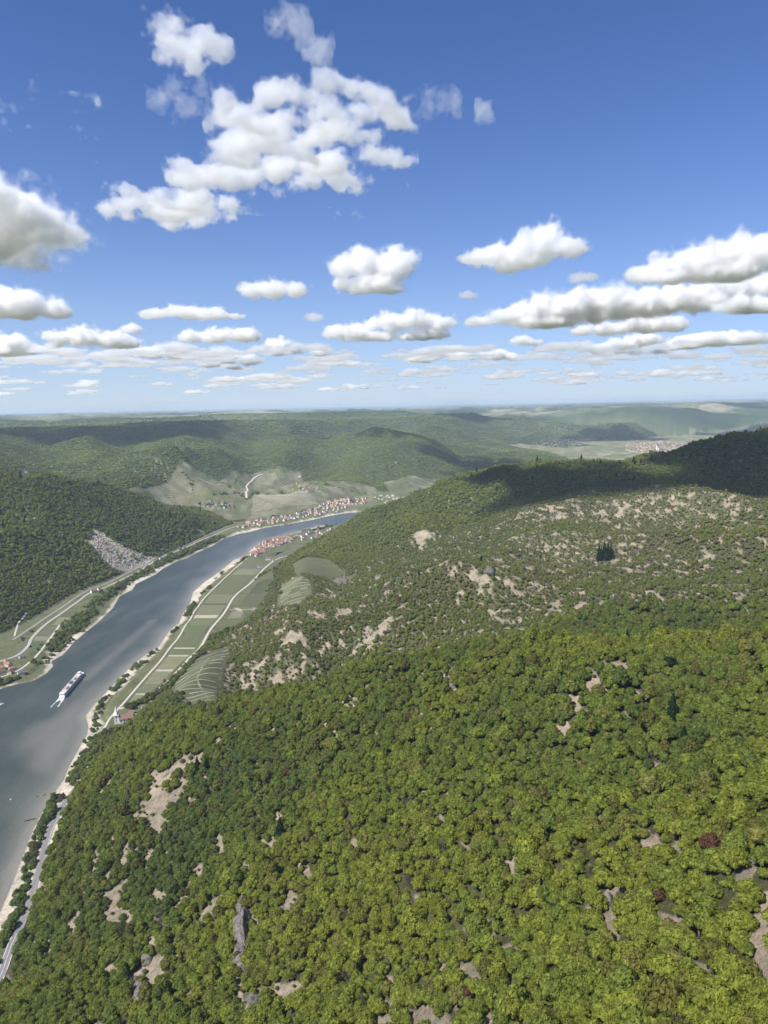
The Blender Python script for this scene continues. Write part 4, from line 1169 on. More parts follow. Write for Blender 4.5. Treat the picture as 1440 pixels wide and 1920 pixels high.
CU = [
 ([(650, 500, 34, 22), (690, 490, 44, 26), (735, 500, 40, 30), (690, 530, 46, 18), (640, 530, 20, 10), (735, 540, 30, 12)], 'round cloud in mid sky below the largest one', 11, 552),
 ([(880, 486, 26, 7), (920, 478, 36, 16), (960, 478, 44, 22), (1000, 465, 46, 28), (1030, 440, 30, 26), (1060, 460, 34, 22), (1085, 465, 14, 10), (950, 500, 34, 12), (990, 492, 34, 12)], 'peaked cloud with a ragged left tail in the right half of the sky', 12, 514),
 ([(1200, 512, 26, 12), (1245, 500, 36, 20), (1290, 492, 44, 26), (1345, 478, 46, 30), (1400, 470, 44, 26), (1450, 475, 40, 30), (1380, 505, 60, 18), (1270, 518, 50, 10)], 'long heaped cloud running off the right edge of the sky', 13, 528),
 ([(470, 545, 26, 14), (510, 542, 34, 19), (555, 544, 28, 14)], 'small oval cloud alone left of centre in the sky', 14, 562),
 ([(-20, 575, 50, 24), (40, 570, 50, 24), (85, 580, 36, 16), (115, 588, 20, 8)], 'flat-based cloud at the left edge, halfway down the sky', 15, 596),
 ([(900, 602, 34, 10), (950, 592, 46, 16), (1010, 582, 50, 24), (1080, 574, 56, 28), (1150, 568, 56, 28), (1215, 566, 50, 26), (1280, 560, 50, 26), (1330, 552, 40, 22), (1020, 605, 60, 10)], 'very long bank of cloud across the right half of the sky', 16, 614),
 ([(1370, 575, 30, 12), (1400, 535, 44, 22), (1450, 530, 40, 24), (1400, 572, 50, 14), (1450, 575, 40, 14)], 'double-layered cloud at the right edge below the long heaped one', 17, 586),
 ([(630, 622, 26, 14), (660, 622, 34, 16), (705, 630, 30, 10), (740, 605, 40, 18), (780, 600, 40, 18), (820, 608, 30, 16), (700, 606, 20, 12), (790, 628, 46, 10)], 'broad low cloud with two white humps near the centre of the sky', 18, 640),
 ([(290, 588, 30, 8), (345, 584, 34, 12), (390, 588, 36, 11), (435, 592, 22, 6)], 'thin flat cloud left of centre', 19, 599),
 ([(360, 630, 26, 11), (400, 630, 34, 13), (450, 628, 34, 12), (480, 634, 14, 7)], 'lens-shaped white cloud below the thin flat one', 20, 643),
 ([(115, 635, 26, 14), (155, 630, 34, 18), (200, 636, 34, 14), (240, 642, 26, 10)], 'wide low cloud with a bumpy white top left of centre', 21, 654),
 ([(20, 640, 30, 14), (-10, 655, 30, 14), (55, 652, 22, 8)], 'low cloud at the left edge of the sky above the hills', 22, 662),
 ([(245, 616, 18, 10)], 'tiny round cloud above the wide low one on the left', 23, 625),
 ([(285, 660, 28, 11), (315, 662, 20, 8)], 'small white cloud right of the wide low one on the left', 24, 670),
 ([(390, 680, 26, 9), (430, 668, 34, 12), (465, 675, 26, 9)], 'low white cloud beneath the lens-shaped one', 25, 688),
 ([(520, 648, 24, 14), (548, 655, 18, 9)], 'small bright cloud left of the broad two-humped one', 26, 664),
 ([(600, 658, 20, 10)], 'tiny bright cloud under the left end of the broad two-humped one', 27, 668),
 ([(1090, 620, 26, 9), (1140, 615, 40, 11), (1200, 608, 40, 14), (1250, 604, 34, 13)], 'long thin cloud beneath the long bank on the right', 28, 627),
 ([(1120, 652, 26, 8), (1165, 645, 34, 10), (1210, 636, 34, 11)], 'thin slanting cloud below the long thin one on the right', 29, 660),
 ([(1290, 640, 30, 9), (1340, 634, 40, 10), (1400, 636, 40, 10)], 'flat low cloud near the right edge above the horizon', 30, 648),
 ([(875, 553, 16, 7), (888, 555, 10, 5)], 'faint small cloud alone in the middle of the sky', 31, 560),
 ([(590, 594, 18, 8)], 'faint small cloud above the broad two-humped one', 32, 602),
 ([(975, 637, 20, 8), (1000, 642, 16, 7)], 'small ragged cloud below the long bank', 33, 650),
 ([(1090, 520, 22, 10), (1110, 518, 14, 8)], 'faint grey wisp above the long bank', 34, 530),
 ([(815, 660, 40, 10), (860, 662, 26, 8), (780, 672, 30, 7)], 'low bumpy cloud right of the broad two-humped one', 35, 676),
 ([(930, 665, 30, 10), (960, 668, 20, 8)], 'low white cloud in the centre right above the horizon', 36, 677),
]
for a in CU: cloud(a[0], a[1], a[2], a[3], vs=1.5 if a[3] > 600 else 1.8, amp=0.62, dens=SOFT if 'faint' in a[1] else FULL)
# clouds outside the picture whose shadows lie on the hills in view
def shade_cloud(spots, label, seed, half=90):
    L = []
    for (u, v, rx, ry) in spots:
        P = hit(u, v) if v > 0 else None
        t = (CLOUD_BASE + half - P[2]) / SUN[2]
        c = P + SUN * t
        L.append((c[0], c[1], c[2], rx, ry, half * 1.1))
    out, org = cloud_meshes(L, 22.0, seed, 0.75, None, 5, wispy=True)
    ms = [np_mesh('cloud' if k == 0 else 'thin_edge', *out[k], CM[(0.010, 0.006, 0.003, 0.002)[k]]) for k in range(3)]
    add_cloud(ms, org, label, 'fair weather clouds')
shade_cloud([(930, 895, 110, 110), (995, 900, 170, 190), (1080, 905, 230, 260), (1180, 900, 250, 280), (1290, 898, 260, 290), (1400, 880, 280, 280), (1439, 850, 300, 300), (1300, 856, 220, 200), (1439, 900, 220, 200)], 'cloud high above the frame that shades the dark ridge', 61)
shade_cloud([(-60, 806, 600, 260), (60, 806, 520, 260), (180, 806, 480, 220), (280, 806, 300, 180)], 'cloud left of the frame that shades the far left rim', 62)
# the far field of small clouds toward the horizon
small = []
for k in range(6):
    g = np.random.default_rng(900 + k)
    L = []
    for j in range(7):
        x = g.uniform(-1, 1) * 420
        s = (1 - abs(x) / 650)
        L.append((x, g.uniform(-1, 1) * 260, g.uniform(30, 120), 210 * s, 190 * s, (60 + 60 * g.random()) * s))
    out, org = cloud_meshes(L, 19.0, 950 + k, 0.5, 0.0)
    small.append([np_mesh('cloud', *out[0], CM[0.004]), np_mesh('thin_edge', *out[2], CM[0.002])])
g = np.random.default_rng(77)
nn_ = 0
for k in range(230):
    v = 738 - 85 * (g.random() ** 1.1)
    u = g.uniform(-60, 1500)
    b = at_z(u, v + 30 * (720 - u) / 1440 * 0.5, CLOUD_BASE)
    if math.hypot(b[0], b[1]) > 62000: continue
    s = g.uniform(0.6, 1.7) * (1.5 if v > 705 else 1.0)
    add_cloud(small[k % 6], b, 'small low cloud in the crowded far band above the horizon', 'small distant clouds above the horizon', g.uniform(0, 6.28), (s * 1.3, s * 1.3, s * g.uniform(0.5, 0.95)))
print('clouds', round(time.time() - T0, 1))

# ------------------------------------------------------------------ roads, tracks and fields
ASPHALT = simple('asphalt', (0.16, 0.155, 0.15), 0.9, 0.2, 0.8)
GRAVEL = simple('pale_gravel', (0.40, 0.37, 0.31), 0.95, 0.2, 0.5)
BALLAST = simple('ballast', (0.25, 0.235, 0.215), 0.95, 0.25, 1.2)
WHITE = simple('white_paint', (0.78, 0.78, 0.76), 0.6, 0.05, 1.0)

def ribbon(name, line, width, off, mat, step=None, label=None, side=0.0, both=True):
    W = np.array(line)
    seg = np.linalg.norm(np.diff(W, axis=0), axis=1); cs = np.concatenate([[0], np.cumsum(seg)])
    step = step or max(3.0, cs[-1] / 260)
    t = np.linspace(0, cs[-1], max(4, int(cs[-1] / step)))
    P = np.stack([np.interp(t, cs, W[:, 0]), np.interp(t, cs, W[:, 1])], 1)
    T = np.gradient(P, axis=0); T /= np.linalg.norm(T, axis=1)[:, None] + 1e-9
    Nn = np.stack([-T[:, 1], T[:, 0]], 1)
    lat = np.linspace(-width / 2, width / 2, 4) + side
    XY = P[:, None, :] + Nn[:, None, :] * lat[None, :, None]
    zc = tz(XY[..., 0], XY[..., 1])
    zc = np.maximum(zc, zc.mean(1, keepdims=True)) + off
    n, k = zc.shape
    V = np.concatenate([XY, zc[..., None]], -1).reshape(-1, 3)
    i = np.arange(n * k).reshape(n, k)
    q = np.stack([i[:-1, :-1], i[:-1, 1:], i[1:, 1:], i[1:, :-1]], -1).reshape(-1, 4)[:, ::-1]
    # skirts down to the ground
    Vs = V.copy(); Vs[:, 2] -= off + 1.5
    e = []
    for c in (0, k - 1):
        a = i[:-1, c]; b = i[1:, c]
        e.append(np.stack([a, b, b + n * k, a + n * k], -1))
    me = np_mesh(name, np.concatenate([V, Vs]), np.concatenate([q] + e), mat)
    o = link(name, me); tag(o, kind='structure')
    return o
RN = {'highway': 'highway', 'farm_road': 'farm_road', 'river_path': 'riverside_path', 'bank_road': 'bank_road', 'railway': 'railway_bed', 'village_lane': 'village_lane', 'hill_track': 'hill_track', 'vineyard_road': 'vineyard_road',
      'vineyard_track': 'vineyard_track', 'vineyard_lane': 'vineyard_lane', 'field_track': 'field_track', 'clearing_track': 'shore_road'}
RM = {'highway': ASPHALT, 'bank_road': simple('worn_asphalt', (0.30, 0.29, 0.27), 0.9, 0.15, 0.5), 'railway': BALLAST}
for k, W in ROADW.items():
    if k == 'highway':
        ribbon('highway', W, 7.5, 0.45, ASPHALT)
        for s_ in (-3.3, 3.3): ribbon('edge_line', W, 0.22, 0.47, WHITE, side=s_)
        ribbon('centre_line', W, 0.2, 0.47, WHITE)
    else:
        ribbon(RN[k], W, WIDTH[k] * (0.8 if k != 'vineyard_road' else 1), 0.35, RM.get(k, GRAVEL))
RAIL = simple('rail_steel', (0.2, 0.17, 0.15), 0.5, 0.2, 1, 0.6)
for s_ in (-0.75, 0.75): ribbon('rail', ROADW['railway'], 0.15, 0.52, RAIL, side=s_)

L_EDGE = [(462, 1050), (445, 1064), (420, 1087), (393, 1114), (379, 1130), (357, 1161), (338, 1196), (322, 1215), (302, 1242), (277, 1270), (236, 1318), (212, 1345)]
R_EDGE = [(500, 1050), (497, 1062), (468, 1093), (438, 1118), (418, 1150), (392, 1180), (372, 1214), (352, 1236), (322, 1264), (296, 1292), (252, 1318), (238, 1334)]
def edge_u(E, v):
    return float(np.interp(v, [p[1] for p in E], [p[0] for p in E]))
def sheet(name, quad_px, off, mat, nu=10, nv=6, floor=True):
    """draped patch between four corners (photograph pixels), order: left near, right near, right far, left far"""
    C = [at_z(u, v, 6)[:2] if floor else hit(u, v)[:2] for u, v in quad_px]
    s, t = np.meshgrid(np.linspace(0, 1, nu), np.linspace(0, 1, nv))
    XY = (C[0] * ((1 - s) * (1 - t))[..., None] + C[1] * (s * (1 - t))[..., None] + C[2] * (s * t)[..., None] + C[3] * ((1 - s) * t)[..., None])
    z = tz(XY[..., 0], XY[..., 1]) + off
    V = np.concatenate([XY, z[..., None]], -1).reshape(-1, 3)
    i = np.arange(nu * nv).reshape(nv, nu)
    q = np.stack([i[:-1, :-1], i[:-1, 1:], i[1:, 1:], i[1:, :-1]], -1).reshape(-1, 4)
    o = link(name, np_mesh(name, V, q, mat)); tag(o, kind='structure')
    return C
FM = [simple('field_%d' % k, c, 0.95, 0.22, 0.06) for k, c in enumerate([(0.094, 0.098, 0.056), (0.14, 0.155, 0.08), (0.095, 0.10, 0.05), (0.16, 0.15, 0.09), (0.115, 0.13, 0.062), (0.33, 0.305, 0.225), (0.18, 0.18, 0.10), (0.055, 0.078, 0.032)])]
VINE = simple('vine_leaves', (0.090, 0.102, 0.048), 0.9, 0.35, 0.7)
def rows(C, spacing, h, w, along=True, mat=None, label=None):
    """vine rows as long low hedges over a quad of ground"""
    C = [np.array(c) for c in C]
    L1 = np.linalg.norm(C[3] - C[0]); L2 = np.linalg.norm(C[1] - C[0])
    n = max(2, int((L1 if along else L2) / spacing))
    V = []; Q = []; m = 0
    for k in range(n):
        f = (k + 0.5) / n
        a, b = (C[0] + (C[3] - C[0]) * f, C[1] + (C[2] - C[1]) * f) if along else (C[0] + (C[1] - C[0]) * f, C[3] + (C[2] - C[3]) * f)
        d = b - a; Ld = np.linalg.norm(d); d = d / Ld; p = np.array([-d[1], d[0]])
        a = a + d * Ld * random.uniform(0.01, 0.05); b = b - d * Ld * random.uniform(0.01, 0.05)
        ns = max(3, int(Ld / 14))
        t = np.linspace(0, 1, ns)[:, None]
        c = a + (b - a) * t
        z = tz(c[:, 0], c[:, 1])
        hh = h * np.random.default_rng(k).uniform(0.75, 1.15, ns)
        P0 = np.column_stack([c - p * w / 2, z - 0.2]); P1 = np.column_stack([c - p * w * 0.35, z + hh]); P2 = np.column_stack([c + p * w * 0.35, z + hh]); P3 = np.column_stack([c + p * w / 2, z - 0.2])
        V.append(np.stack([P0, P1, P2, P3], 1).reshape(-1, 3))
        i = np.arange(ns)[:-1] * 4 + m
        for j in range(3): Q.append(np.stack([i + j, i + j + 1, i + j + 5, i + j + 4], -1))
        m += ns * 4
    o = link('vine_rows', np_mesh('vine_rows', np.concatenate(V), np.concatenate(Q), mat or VINE)); tag(o, kind='stuff')
STRIPS = [(1052, 1067, 0, 0), (1067, 1078, 1, 0), (1078, 1096, 2, 1), (1096, 1114, 0, 1), (1114, 1131, 3, 0), (1131, 1134, 7, 0), (1134, 1153, 3, 0), (1153, 1159, 5, 0), (1159, 1173, 4, 0), (1173, 1194, 0, 1), (1194, 1214, 4, 1), (1214, 1217, 5, 0),
          (1217, 1228, 1, 1), (1228, 1231, 5, 0), (1231, 1255, 6, 0), (1255, 1259, 5, 0), (1259, 1282, 6, 0), (1282, 1300, 4, 0), (1300, 1303, 5, 0), (1303, 1318, 1, 0)]
for v0, v1, fm_, rw in STRIPS:
    q = [(edge_u(L_EDGE, v1) + 4, v1), (edge_u(R_EDGE, v1) - 5, v1), (edge_u(R_EDGE, v0) - 5, v0 + 0.3), (edge_u(L_EDGE, v0) + 4, v0 + 0.3)]
    C = sheet('field', q, 0.10, FM[fm_])
    if rw: rows(C, 4.2, 1.5, 1.1, True)
    elif fm_ in (3, 6, 4): rows(C, 5.5, 0.7, 0.7, True)
# fields beyond the farm road
for q, fm_, al, sp in [([(438, 1140), (448, 1140), (456, 1146), (446, 1146)], 5, True, 0), ([(412, 1178), (452, 1176), (466, 1160), (424, 1161)], 2, True, 4.5), ([(426, 1160), (452, 1158), (456, 1146), (436, 1146)], 3, True, 0), ([(452, 1168), (486, 1154), (492, 1145), (458, 1146)], 4, False, 6),
                       ([(446, 1139), (488, 1139), (502, 1112), (462, 1116)], 4, False, 5), ([(466, 1114), (502, 1110), (512, 1082), (484, 1092)], 2, False, 6),
                       ([(24, 1226), (50, 1228), (60, 1212), (50, 1206)], 0, True, 0), ([(52, 1214), (88, 1214), (96, 1204), (60, 1203)], 7, True, 0), ([(62, 1201), (98, 1202), (106, 1194), (68, 1193)], 3, True, 0), ([(72, 1191), (108, 1192), (122, 1176), (94, 1174)], 0, True, 0), ([(98, 1172), (124, 1173), (138, 1158), (112, 1157)], 1, True, 0),
                       ([(508, 1050), (548, 1043), (556, 1034), (520, 1036)], 0, True, 0), ([(500, 1048), (530, 1036), (545, 1030), (510, 1036)], 7, True, 0)]:
    C = sheet('field', q, 0.12, FM[fm_])
    if sp: rows(C, sp, 1.4, 1.0, al)
# terraced vineyards on the slope
def clip_rows(poly, spacing, ang, mat, h=1.1, w=1.4, curve=0.0, wall=False):
    poly = np.array(poly); c0 = poly.mean(0); d = np.array([math.cos(ang), math.sin(ang)]); p = np.array([-d[1], d[0]])
    rad = np.abs(poly - c0).max() * 1.5
    V = []; Q = []; m = 0
    for s in np.arange(-rad, rad, spacing):
        t = np.arange(-rad, rad, 6.0)
        c = c0 + p * s + d * t[:, None] + p * (curve * (t / rad) ** 2 * rad)[:, None] + p * (2.0 * vnoise(t / 40, t * 0 + s, 3))[:, None]
        ins = poly_sd(poly, c[:, 0], c[:, 1]) < -2
        z = tz(c[:, 0], c[:, 1])
        for a in range(len(t) - 1):
            if ins[a] and ins[a + 1]:
                P = []
                for b in (a, a + 1):
                    for ww, hh in ((-w / 2, -0.2), (-w * .35, h), (w * .35, h), (w / 2, -0.2)):
                        P.append((c[b, 0] + p[0] * ww, c[b, 1] + p[1] * ww, z[b] + hh))
                V += P; Q += [(m + j, m + j + 1, m + j + 5, m + j + 4) for j in range(3)]; m += 8
    if V:
        nm = 'terrace_walls' if wall else 'vine_rows'
        tag(link(nm, np_mesh(nm, V, Q, mat)), kind='stuff')
TERR = simple('dry_stone', (0.30, 0.275, 0.20), 0.95, 0.2, 0.8)
clip_rows(HILLVINES[0], 5.0, R(28), VINE, 1.3, 1.0, 0.25); clip_rows(HILLVINES[0], 27.0, R(28), TERR, 1.3, 1.5, 0.25, True)
clip_rows(HILLVINES[1], 13.0, R(8), TERR, 0.9, 0.9, 0.1, True); clip_rows(HILLVINES[1], 5.5, R(8), VINE, 1.0, 0.9, 0.1)
clip_rows(HILLVINES[2], 5.5, R(15), VINE, 1.0, 0.9, 0.1)
for k_, a in enumerate((20, 65, -10)):
    c = [hit(u, v)[:2] for u, v in [[(262, 916), (318, 904), (330, 940), (300, 930)], [(440, 884), (556, 888), (560, 905), (480, 902)], [(480, 925), (590, 930), (600, 945), (470, 962)]][k_]]
    clip_rows(c, 16.0, R(a), TERR, 1.5, 2.4, 0.2, True)
hedge = simple('hedge_green', (0.045, 0.070, 0.025), 0.9, 0.3, 0.3)

# ------------------------------------------------------------------ houses
WALLS = {'white': simple('white_plaster', (0.72, 0.70, 0.65), 0.85, 0.08, 0.3), 'cream': simple('cream_plaster', (0.62, 0.53, 0.38), 0.85, 0.08, 0.3), 'grey': simple('grey_plaster', (0.42, 0.41, 0.39), 0.85, 0.08, 0.3)}
ROOFS = {'red': simple('red_tiles', (0.26, 0.13, 0.10), 0.9, 0.25, 0.5), 'orange': simple('orange_tiles', (0.33, 0.195, 0.15), 0.9, 0.2, 0.5), 'brown': simple('brown_tiles', (0.20, 0.13, 0.10), 0.9, 0.25, 0.5), 'dark': simple('slate', (0.13, 0.13, 0.14), 0.8, 0.2, 0.5)}
CHIM = simple('chimney_brick', (0.30, 0.17, 0.13), 0.9, 0.2, 1)
PANE = simple('window_glass', (0.05, 0.06, 0.07), 0.2, 0.1, 1)
HM = {}; HSC = 0.86
def gable(L, W, H, RH, over=0.5):
    w = MB(); x, y = L / 2, W / 2
    w.poly([(-x, -y, -1.5), (x, -y, -1.5), (x, y, -1.5), (-x, y, -1.5), (-x, -y, H), (x, -y, H), (x, y, H), (-x, y, H), (-x, 0, H + RH - 0.1), (x, 0, H + RH - 0.1)],
           [(0, 1, 5, 4), (2, 3, 7, 6), (1, 2, 6, 9, 5), (3, 0, 4, 8, 7), (0, 3, 2, 1)])
    r = MB(); xo = x + over; yo = y + over; e = H - over * RH / (W / 2) + 0.15; t = 0.3
    r.poly([(-xo, -yo, e), (xo, -yo, e), (xo, 0, H + RH + .15), (-xo, 0, H + RH + .15), (xo, yo, e), (-xo, yo, e),
            (-xo, -yo, e - t), (xo, -yo, e - t), (xo, 0, H + RH - t + .15), (-xo, 0, H + RH - t + .15), (xo, yo, e - t), (-xo, yo, e - t)],
           [(0, 1, 2, 3), (3, 2, 4, 5), (0, 6, 7, 1), (5, 4, 10, 11), (1, 7, 8, 2), (2, 8, 10, 4), (3, 9, 6, 0), (5, 11, 9, 3)])
    c = MB(); c.box((x * 0.4, y * 0.25, H + RH + 0.1), (0.8, 0.8, 2.2))
    return w, r, c
def win_mesh(L, W, H):
    b = MB(); n = max(2, int(L / 3.2))
    for s in (-1, 1):
        for k in range(n):
            for z in ([1.6, 4.4] if H > 5 else [1.6]):
                b.box((-L / 2 + (k + 0.5) * L / n, s * (W / 2 + 0.02), z), (1.1, 0.1, 1.4))
    return b
SH = [(13, 9, 5.6, 4.0), (10, 9, 5.4, 3.8), (18, 9.5, 6.2, 4.4), (22, 11, 7.0, 4.8)]
for k, s in enumerate(SH):
    w, r, c = gable(*s)
    HM[k] = (w, r, c.mesh('chimney', CHIM), win_mesh(*s[:3]).mesh('windows', PANE))
WM = {(k, n): HM[k][0].mesh('wall', m) for k in HM for n, m in WALLS.items()}
RFM = {(k, n): HM[k][1].mesh('roof', m) for k in HM for n, m in ROOFS.items()}
taken = []
def house(x, y, rz, k, wall, roof, label, group, sc_=1.0, z=None):
    z = float(tz(x, y)) if z is None else z
    e = empty('house', (x, y, z), rz, label, 'house', group, (sc_ * HSC, sc_ * HSC, sc_ * HSC))
    w = link('wall', WM[(k, wall)], None, e)
    ww = link('windows', HM[k][3], None, w)
    r = link('roof', RFM[(k, roof)], None, e)
    link('chimney', HM[k][2], None, r)
    return e
def village(poly_px, n, group, where, roofs, walls, seed, ang, mind=15, kinds=(0, 1, 2), sc_=1.0):
    g = np.random.default_rng(seed)
    P = np.array([hit(u, v)[:2] for u, v in poly_px]); lo, hi = P.min(0), P.max(0)
    c0 = P.mean(0); cnt = 0; mine = []
    for _ in range(9000):
        if cnt >= n: break
        x, y = g.uniform(lo, hi)
        if float(poly_sd(P, np.array([x]), np.array([y]))[0]) > 0: continue
        if float(poly_sd(RIVER, np.array([x]), np.array([y]))[0]) < 14: continue
        if any((x - a) ** 2 + (y - b) ** 2 < mind * mind for a, b in taken): continue
        if any(float(line_d(ROADW[k], np.array([x]), np.array([y]))[0]) < WIDTH[k] / 2 + 7 for k in ('farm_road', 'river_path', 'bank_road')): continue
        taken.append((x, y)); mine.append((x, y)); cnt += 1
    M_ = np.array(mine); rel = M_ - M_.mean(0)
    rd = poly_sd(RIVER, M_[:, 0], M_[:, 1]); q1, q2 = np.quantile(rd, [0.33, 0.7]); 
    qd = np.hypot(M_[:, 0], M_[:, 1]); n1, n2 = np.quantile(qd, [0.33, 0.67])
    for i, (x, y) in enumerate(mine):
        rf = roofs[int(g.integers(len(roofs)))]; wl_ = walls[int(g.integers(len(walls)))]; k = int(kinds[int(g.integers(len(kinds)))])
        pos = 'waterside' if rd[i] < q1 else 'rear' if rd[i] > q2 else 'middle'
        pos2 = 'near part' if qd[i] < n1 else 'far part' if qd[i] > n2 else 'centre'
        size = ['mid-sized', 'small', 'long', 'big'][k]
        house(x, y, R(ang) + g.normal(0, 0.25) + (math.pi / 2 if g.random() < 0.4 else 0), k, wl_, rf,
              '%s %s house, %s roof, %s, %s of %s' % (size, wl_, rf, pos, pos2, where), group, sc_ * g.uniform(0.85, 1.15))
village([(462, 1040), (472, 1026), (486, 1016), (510, 1010), (535, 1008), (550, 1010), (548, 1016), (520, 1024), (500, 1032), (480, 1044)], 74, 'houses of the red-roofed village on the right bank', 'the packed village', ['red', 'orange', 'red', 'orange', 'brown'], ['white', 'cream', 'white'], 1, 35, 13.5)
village([(552, 1006), (600, 996), (622, 992), (618, 1000), (580, 1012), (555, 1014)], 16, 'scattered houses beyond the village on the right bank', 'the loose row past the village', ['brown', 'red', 'dark'], ['white'], 2, 35, 26)
village([(444, 988), (470, 978), (520, 970), (560, 962), (600, 952), (640, 944), (660, 945), (640, 958), (600, 966), (560, 973), (500, 984), (460, 992)], 92, 'houses along the left bank waterfront', 'the long waterfront town', ['red', 'brown', 'orange', 'dark', 'red'], ['white', 'cream', 'white', 'grey'], 3, 60, 18)
village([(598, 948), (620, 938), (660, 936), (690, 934), (684, 944), (650, 948), (610, 954)], 40, 'houses of the town centre', 'the town centre', ['orange', 'red', 'orange', 'red', 'brown'], ['white', 'cream', 'cream'], 4, 60, 19, (0, 2, 3))
village([(690, 932), (720, 928), (750, 930), (756, 938), (720, 940)], 16, 'houses by the far shore beyond the town', 'the last houses by the shore', ['brown', 'dark'], ['white'], 5, 60, 24)
village([(548, 918), (560, 905), (590, 908), (600, 918), (580, 925), (550, 927)], 16, 'houses up in the vineyards', 'the hamlet in the vineyards', ['brown', 'dark', 'red'], ['white', 'cream'], 6, 20, 26)
village([(372, 942), (400, 938), (430, 944), (440, 952), (410, 955), (380, 950)], 14, 'houses in the side valley', 'the side valley hamlet', ['brown', 'dark'], ['white', 'grey'], 7, 10, 28, (0, 2))
village([(-6, 1262), (2, 1238), (14, 1240), (24, 1252), (20, 1266), (6, 1268)], 7, 'houses of the hamlet at the left edge', 'the hamlet at the left edge', ['red', 'orange', 'red'], ['white', 'cream'], 8, 50, 17, (0, 2, 2), 0.9)
def one(u, v, k, wall, roof, label, ang, s=1.0, group=None):
    p = hit(u, v); house(p[0], p[1], R(ang), k, wall, roof, label, group, s)
one(40, 1234, 1, 'white', 'dark', 'lone white cottage between fields right of the left-edge hamlet', 40, 0.85)
one(40, 1264, 2, 'white', 'dark', 'low white building by the lane close to the river bend', 40, 0.75)
one(176, 1111, 2, 'white', 'brown', 'long white roadside building below the quarry slope', 50, 1.0)
one(186, 1106, 1, 'white', 'brown', 'small brown-roofed house behind the long white roadside building', 50, 0.9)
one(488, 1064, 2, 'white', 'dark', 'white farm building alone beside the farm road', 20, 0.8)
one(503, 1050, 3, 'white', 'dark', 'large white barn at the top end of the green fields', 10, 0.9)
one(513, 1052, 1, 'white', 'brown', 'small white house right of the large white barn', 20, 0.9)
one(604, 1024, 3, 'grey', 'dark', 'pale grey hall by the orchard behind the village', 5, 1.0)
one(268, 1327, 1, 'white', 'dark', 'small white shed by the hedge above the church', 30, 0.5)
one(303, 1049, 2, 'white', 'dark', 'low white roadside house between railway and dark trees', 45, 0.9)
one(742, 868, 1, 'white', 'brown', 'tiny white house on the hill in cloud shadow', 0, 1.2)
one(562, 894, 3, 'white', 'dark', 'long white house at the end of the road above the hamlet', -10, 1.1)
print('houses', round(time.time() - T0, 1))

# distant town beyond the ridge: too many and too small to pick apart
g = np.random.default_rng(40)
wb, rb_ = MB(), MB()
n = 0
for _ in range(4000):
    if n >= 310: break
    u, v = g.uniform(1175, 1300), g.uniform(826, 856)
    if v < 826 + abs(u - 1235) * 0.12 or v > 854 - abs(u - 1225) * 0.16: continue
    p = hit(u, v)
    if math.hypot(p[0], p[1]) < 4500: continue
    L_, W_ = g.uniform(12, 24), g.uniform(10, 14); H_ = g.uniform(6, 10); a = g.uniform(0, 3.14)
    wb.box((p[0], p[1], p[2] + H_ / 2 - 1), (L_, W_, H_), a)
    ca, sa = math.cos(a), math.sin(a)
    q = [(-L_ / 2 - .6, -W_ / 2 - .6, 0), (L_ / 2 + .6, -W_ / 2 - .6, 0), (L_ / 2 + .6, W_ / 2 + .6, 0), (-L_ / 2 - .6, W_ / 2 + .6, 0), (-L_ / 2 - .6, 0, 5), (L_ / 2 + .6, 0, 5)]
    q = [(p[0] + x * ca - y * sa, p[1] + x * sa + y * ca, p[2] + H_ - 0.9 + z) for x, y, z in q]
    rb_.poly(q, [(0, 1, 5, 4), (2, 3, 4, 5), (1, 2, 5), (3, 0, 4), (3, 2, 1, 0)])
    n += 1
ft = empty('distant_town', hit(1235, 842)); tag(ft, kind='stuff')
for nm, b_, m_m in (('walls', wb, WALLS['cream']), ('roofs', rb_, ROOFS['brown'])):
    o = b_.build(nm, m_m); o.parent = ft; o.matrix_parent_inverse = Matrix.Translation(ft.location).inverted(); o['kind'] = 'stuff'
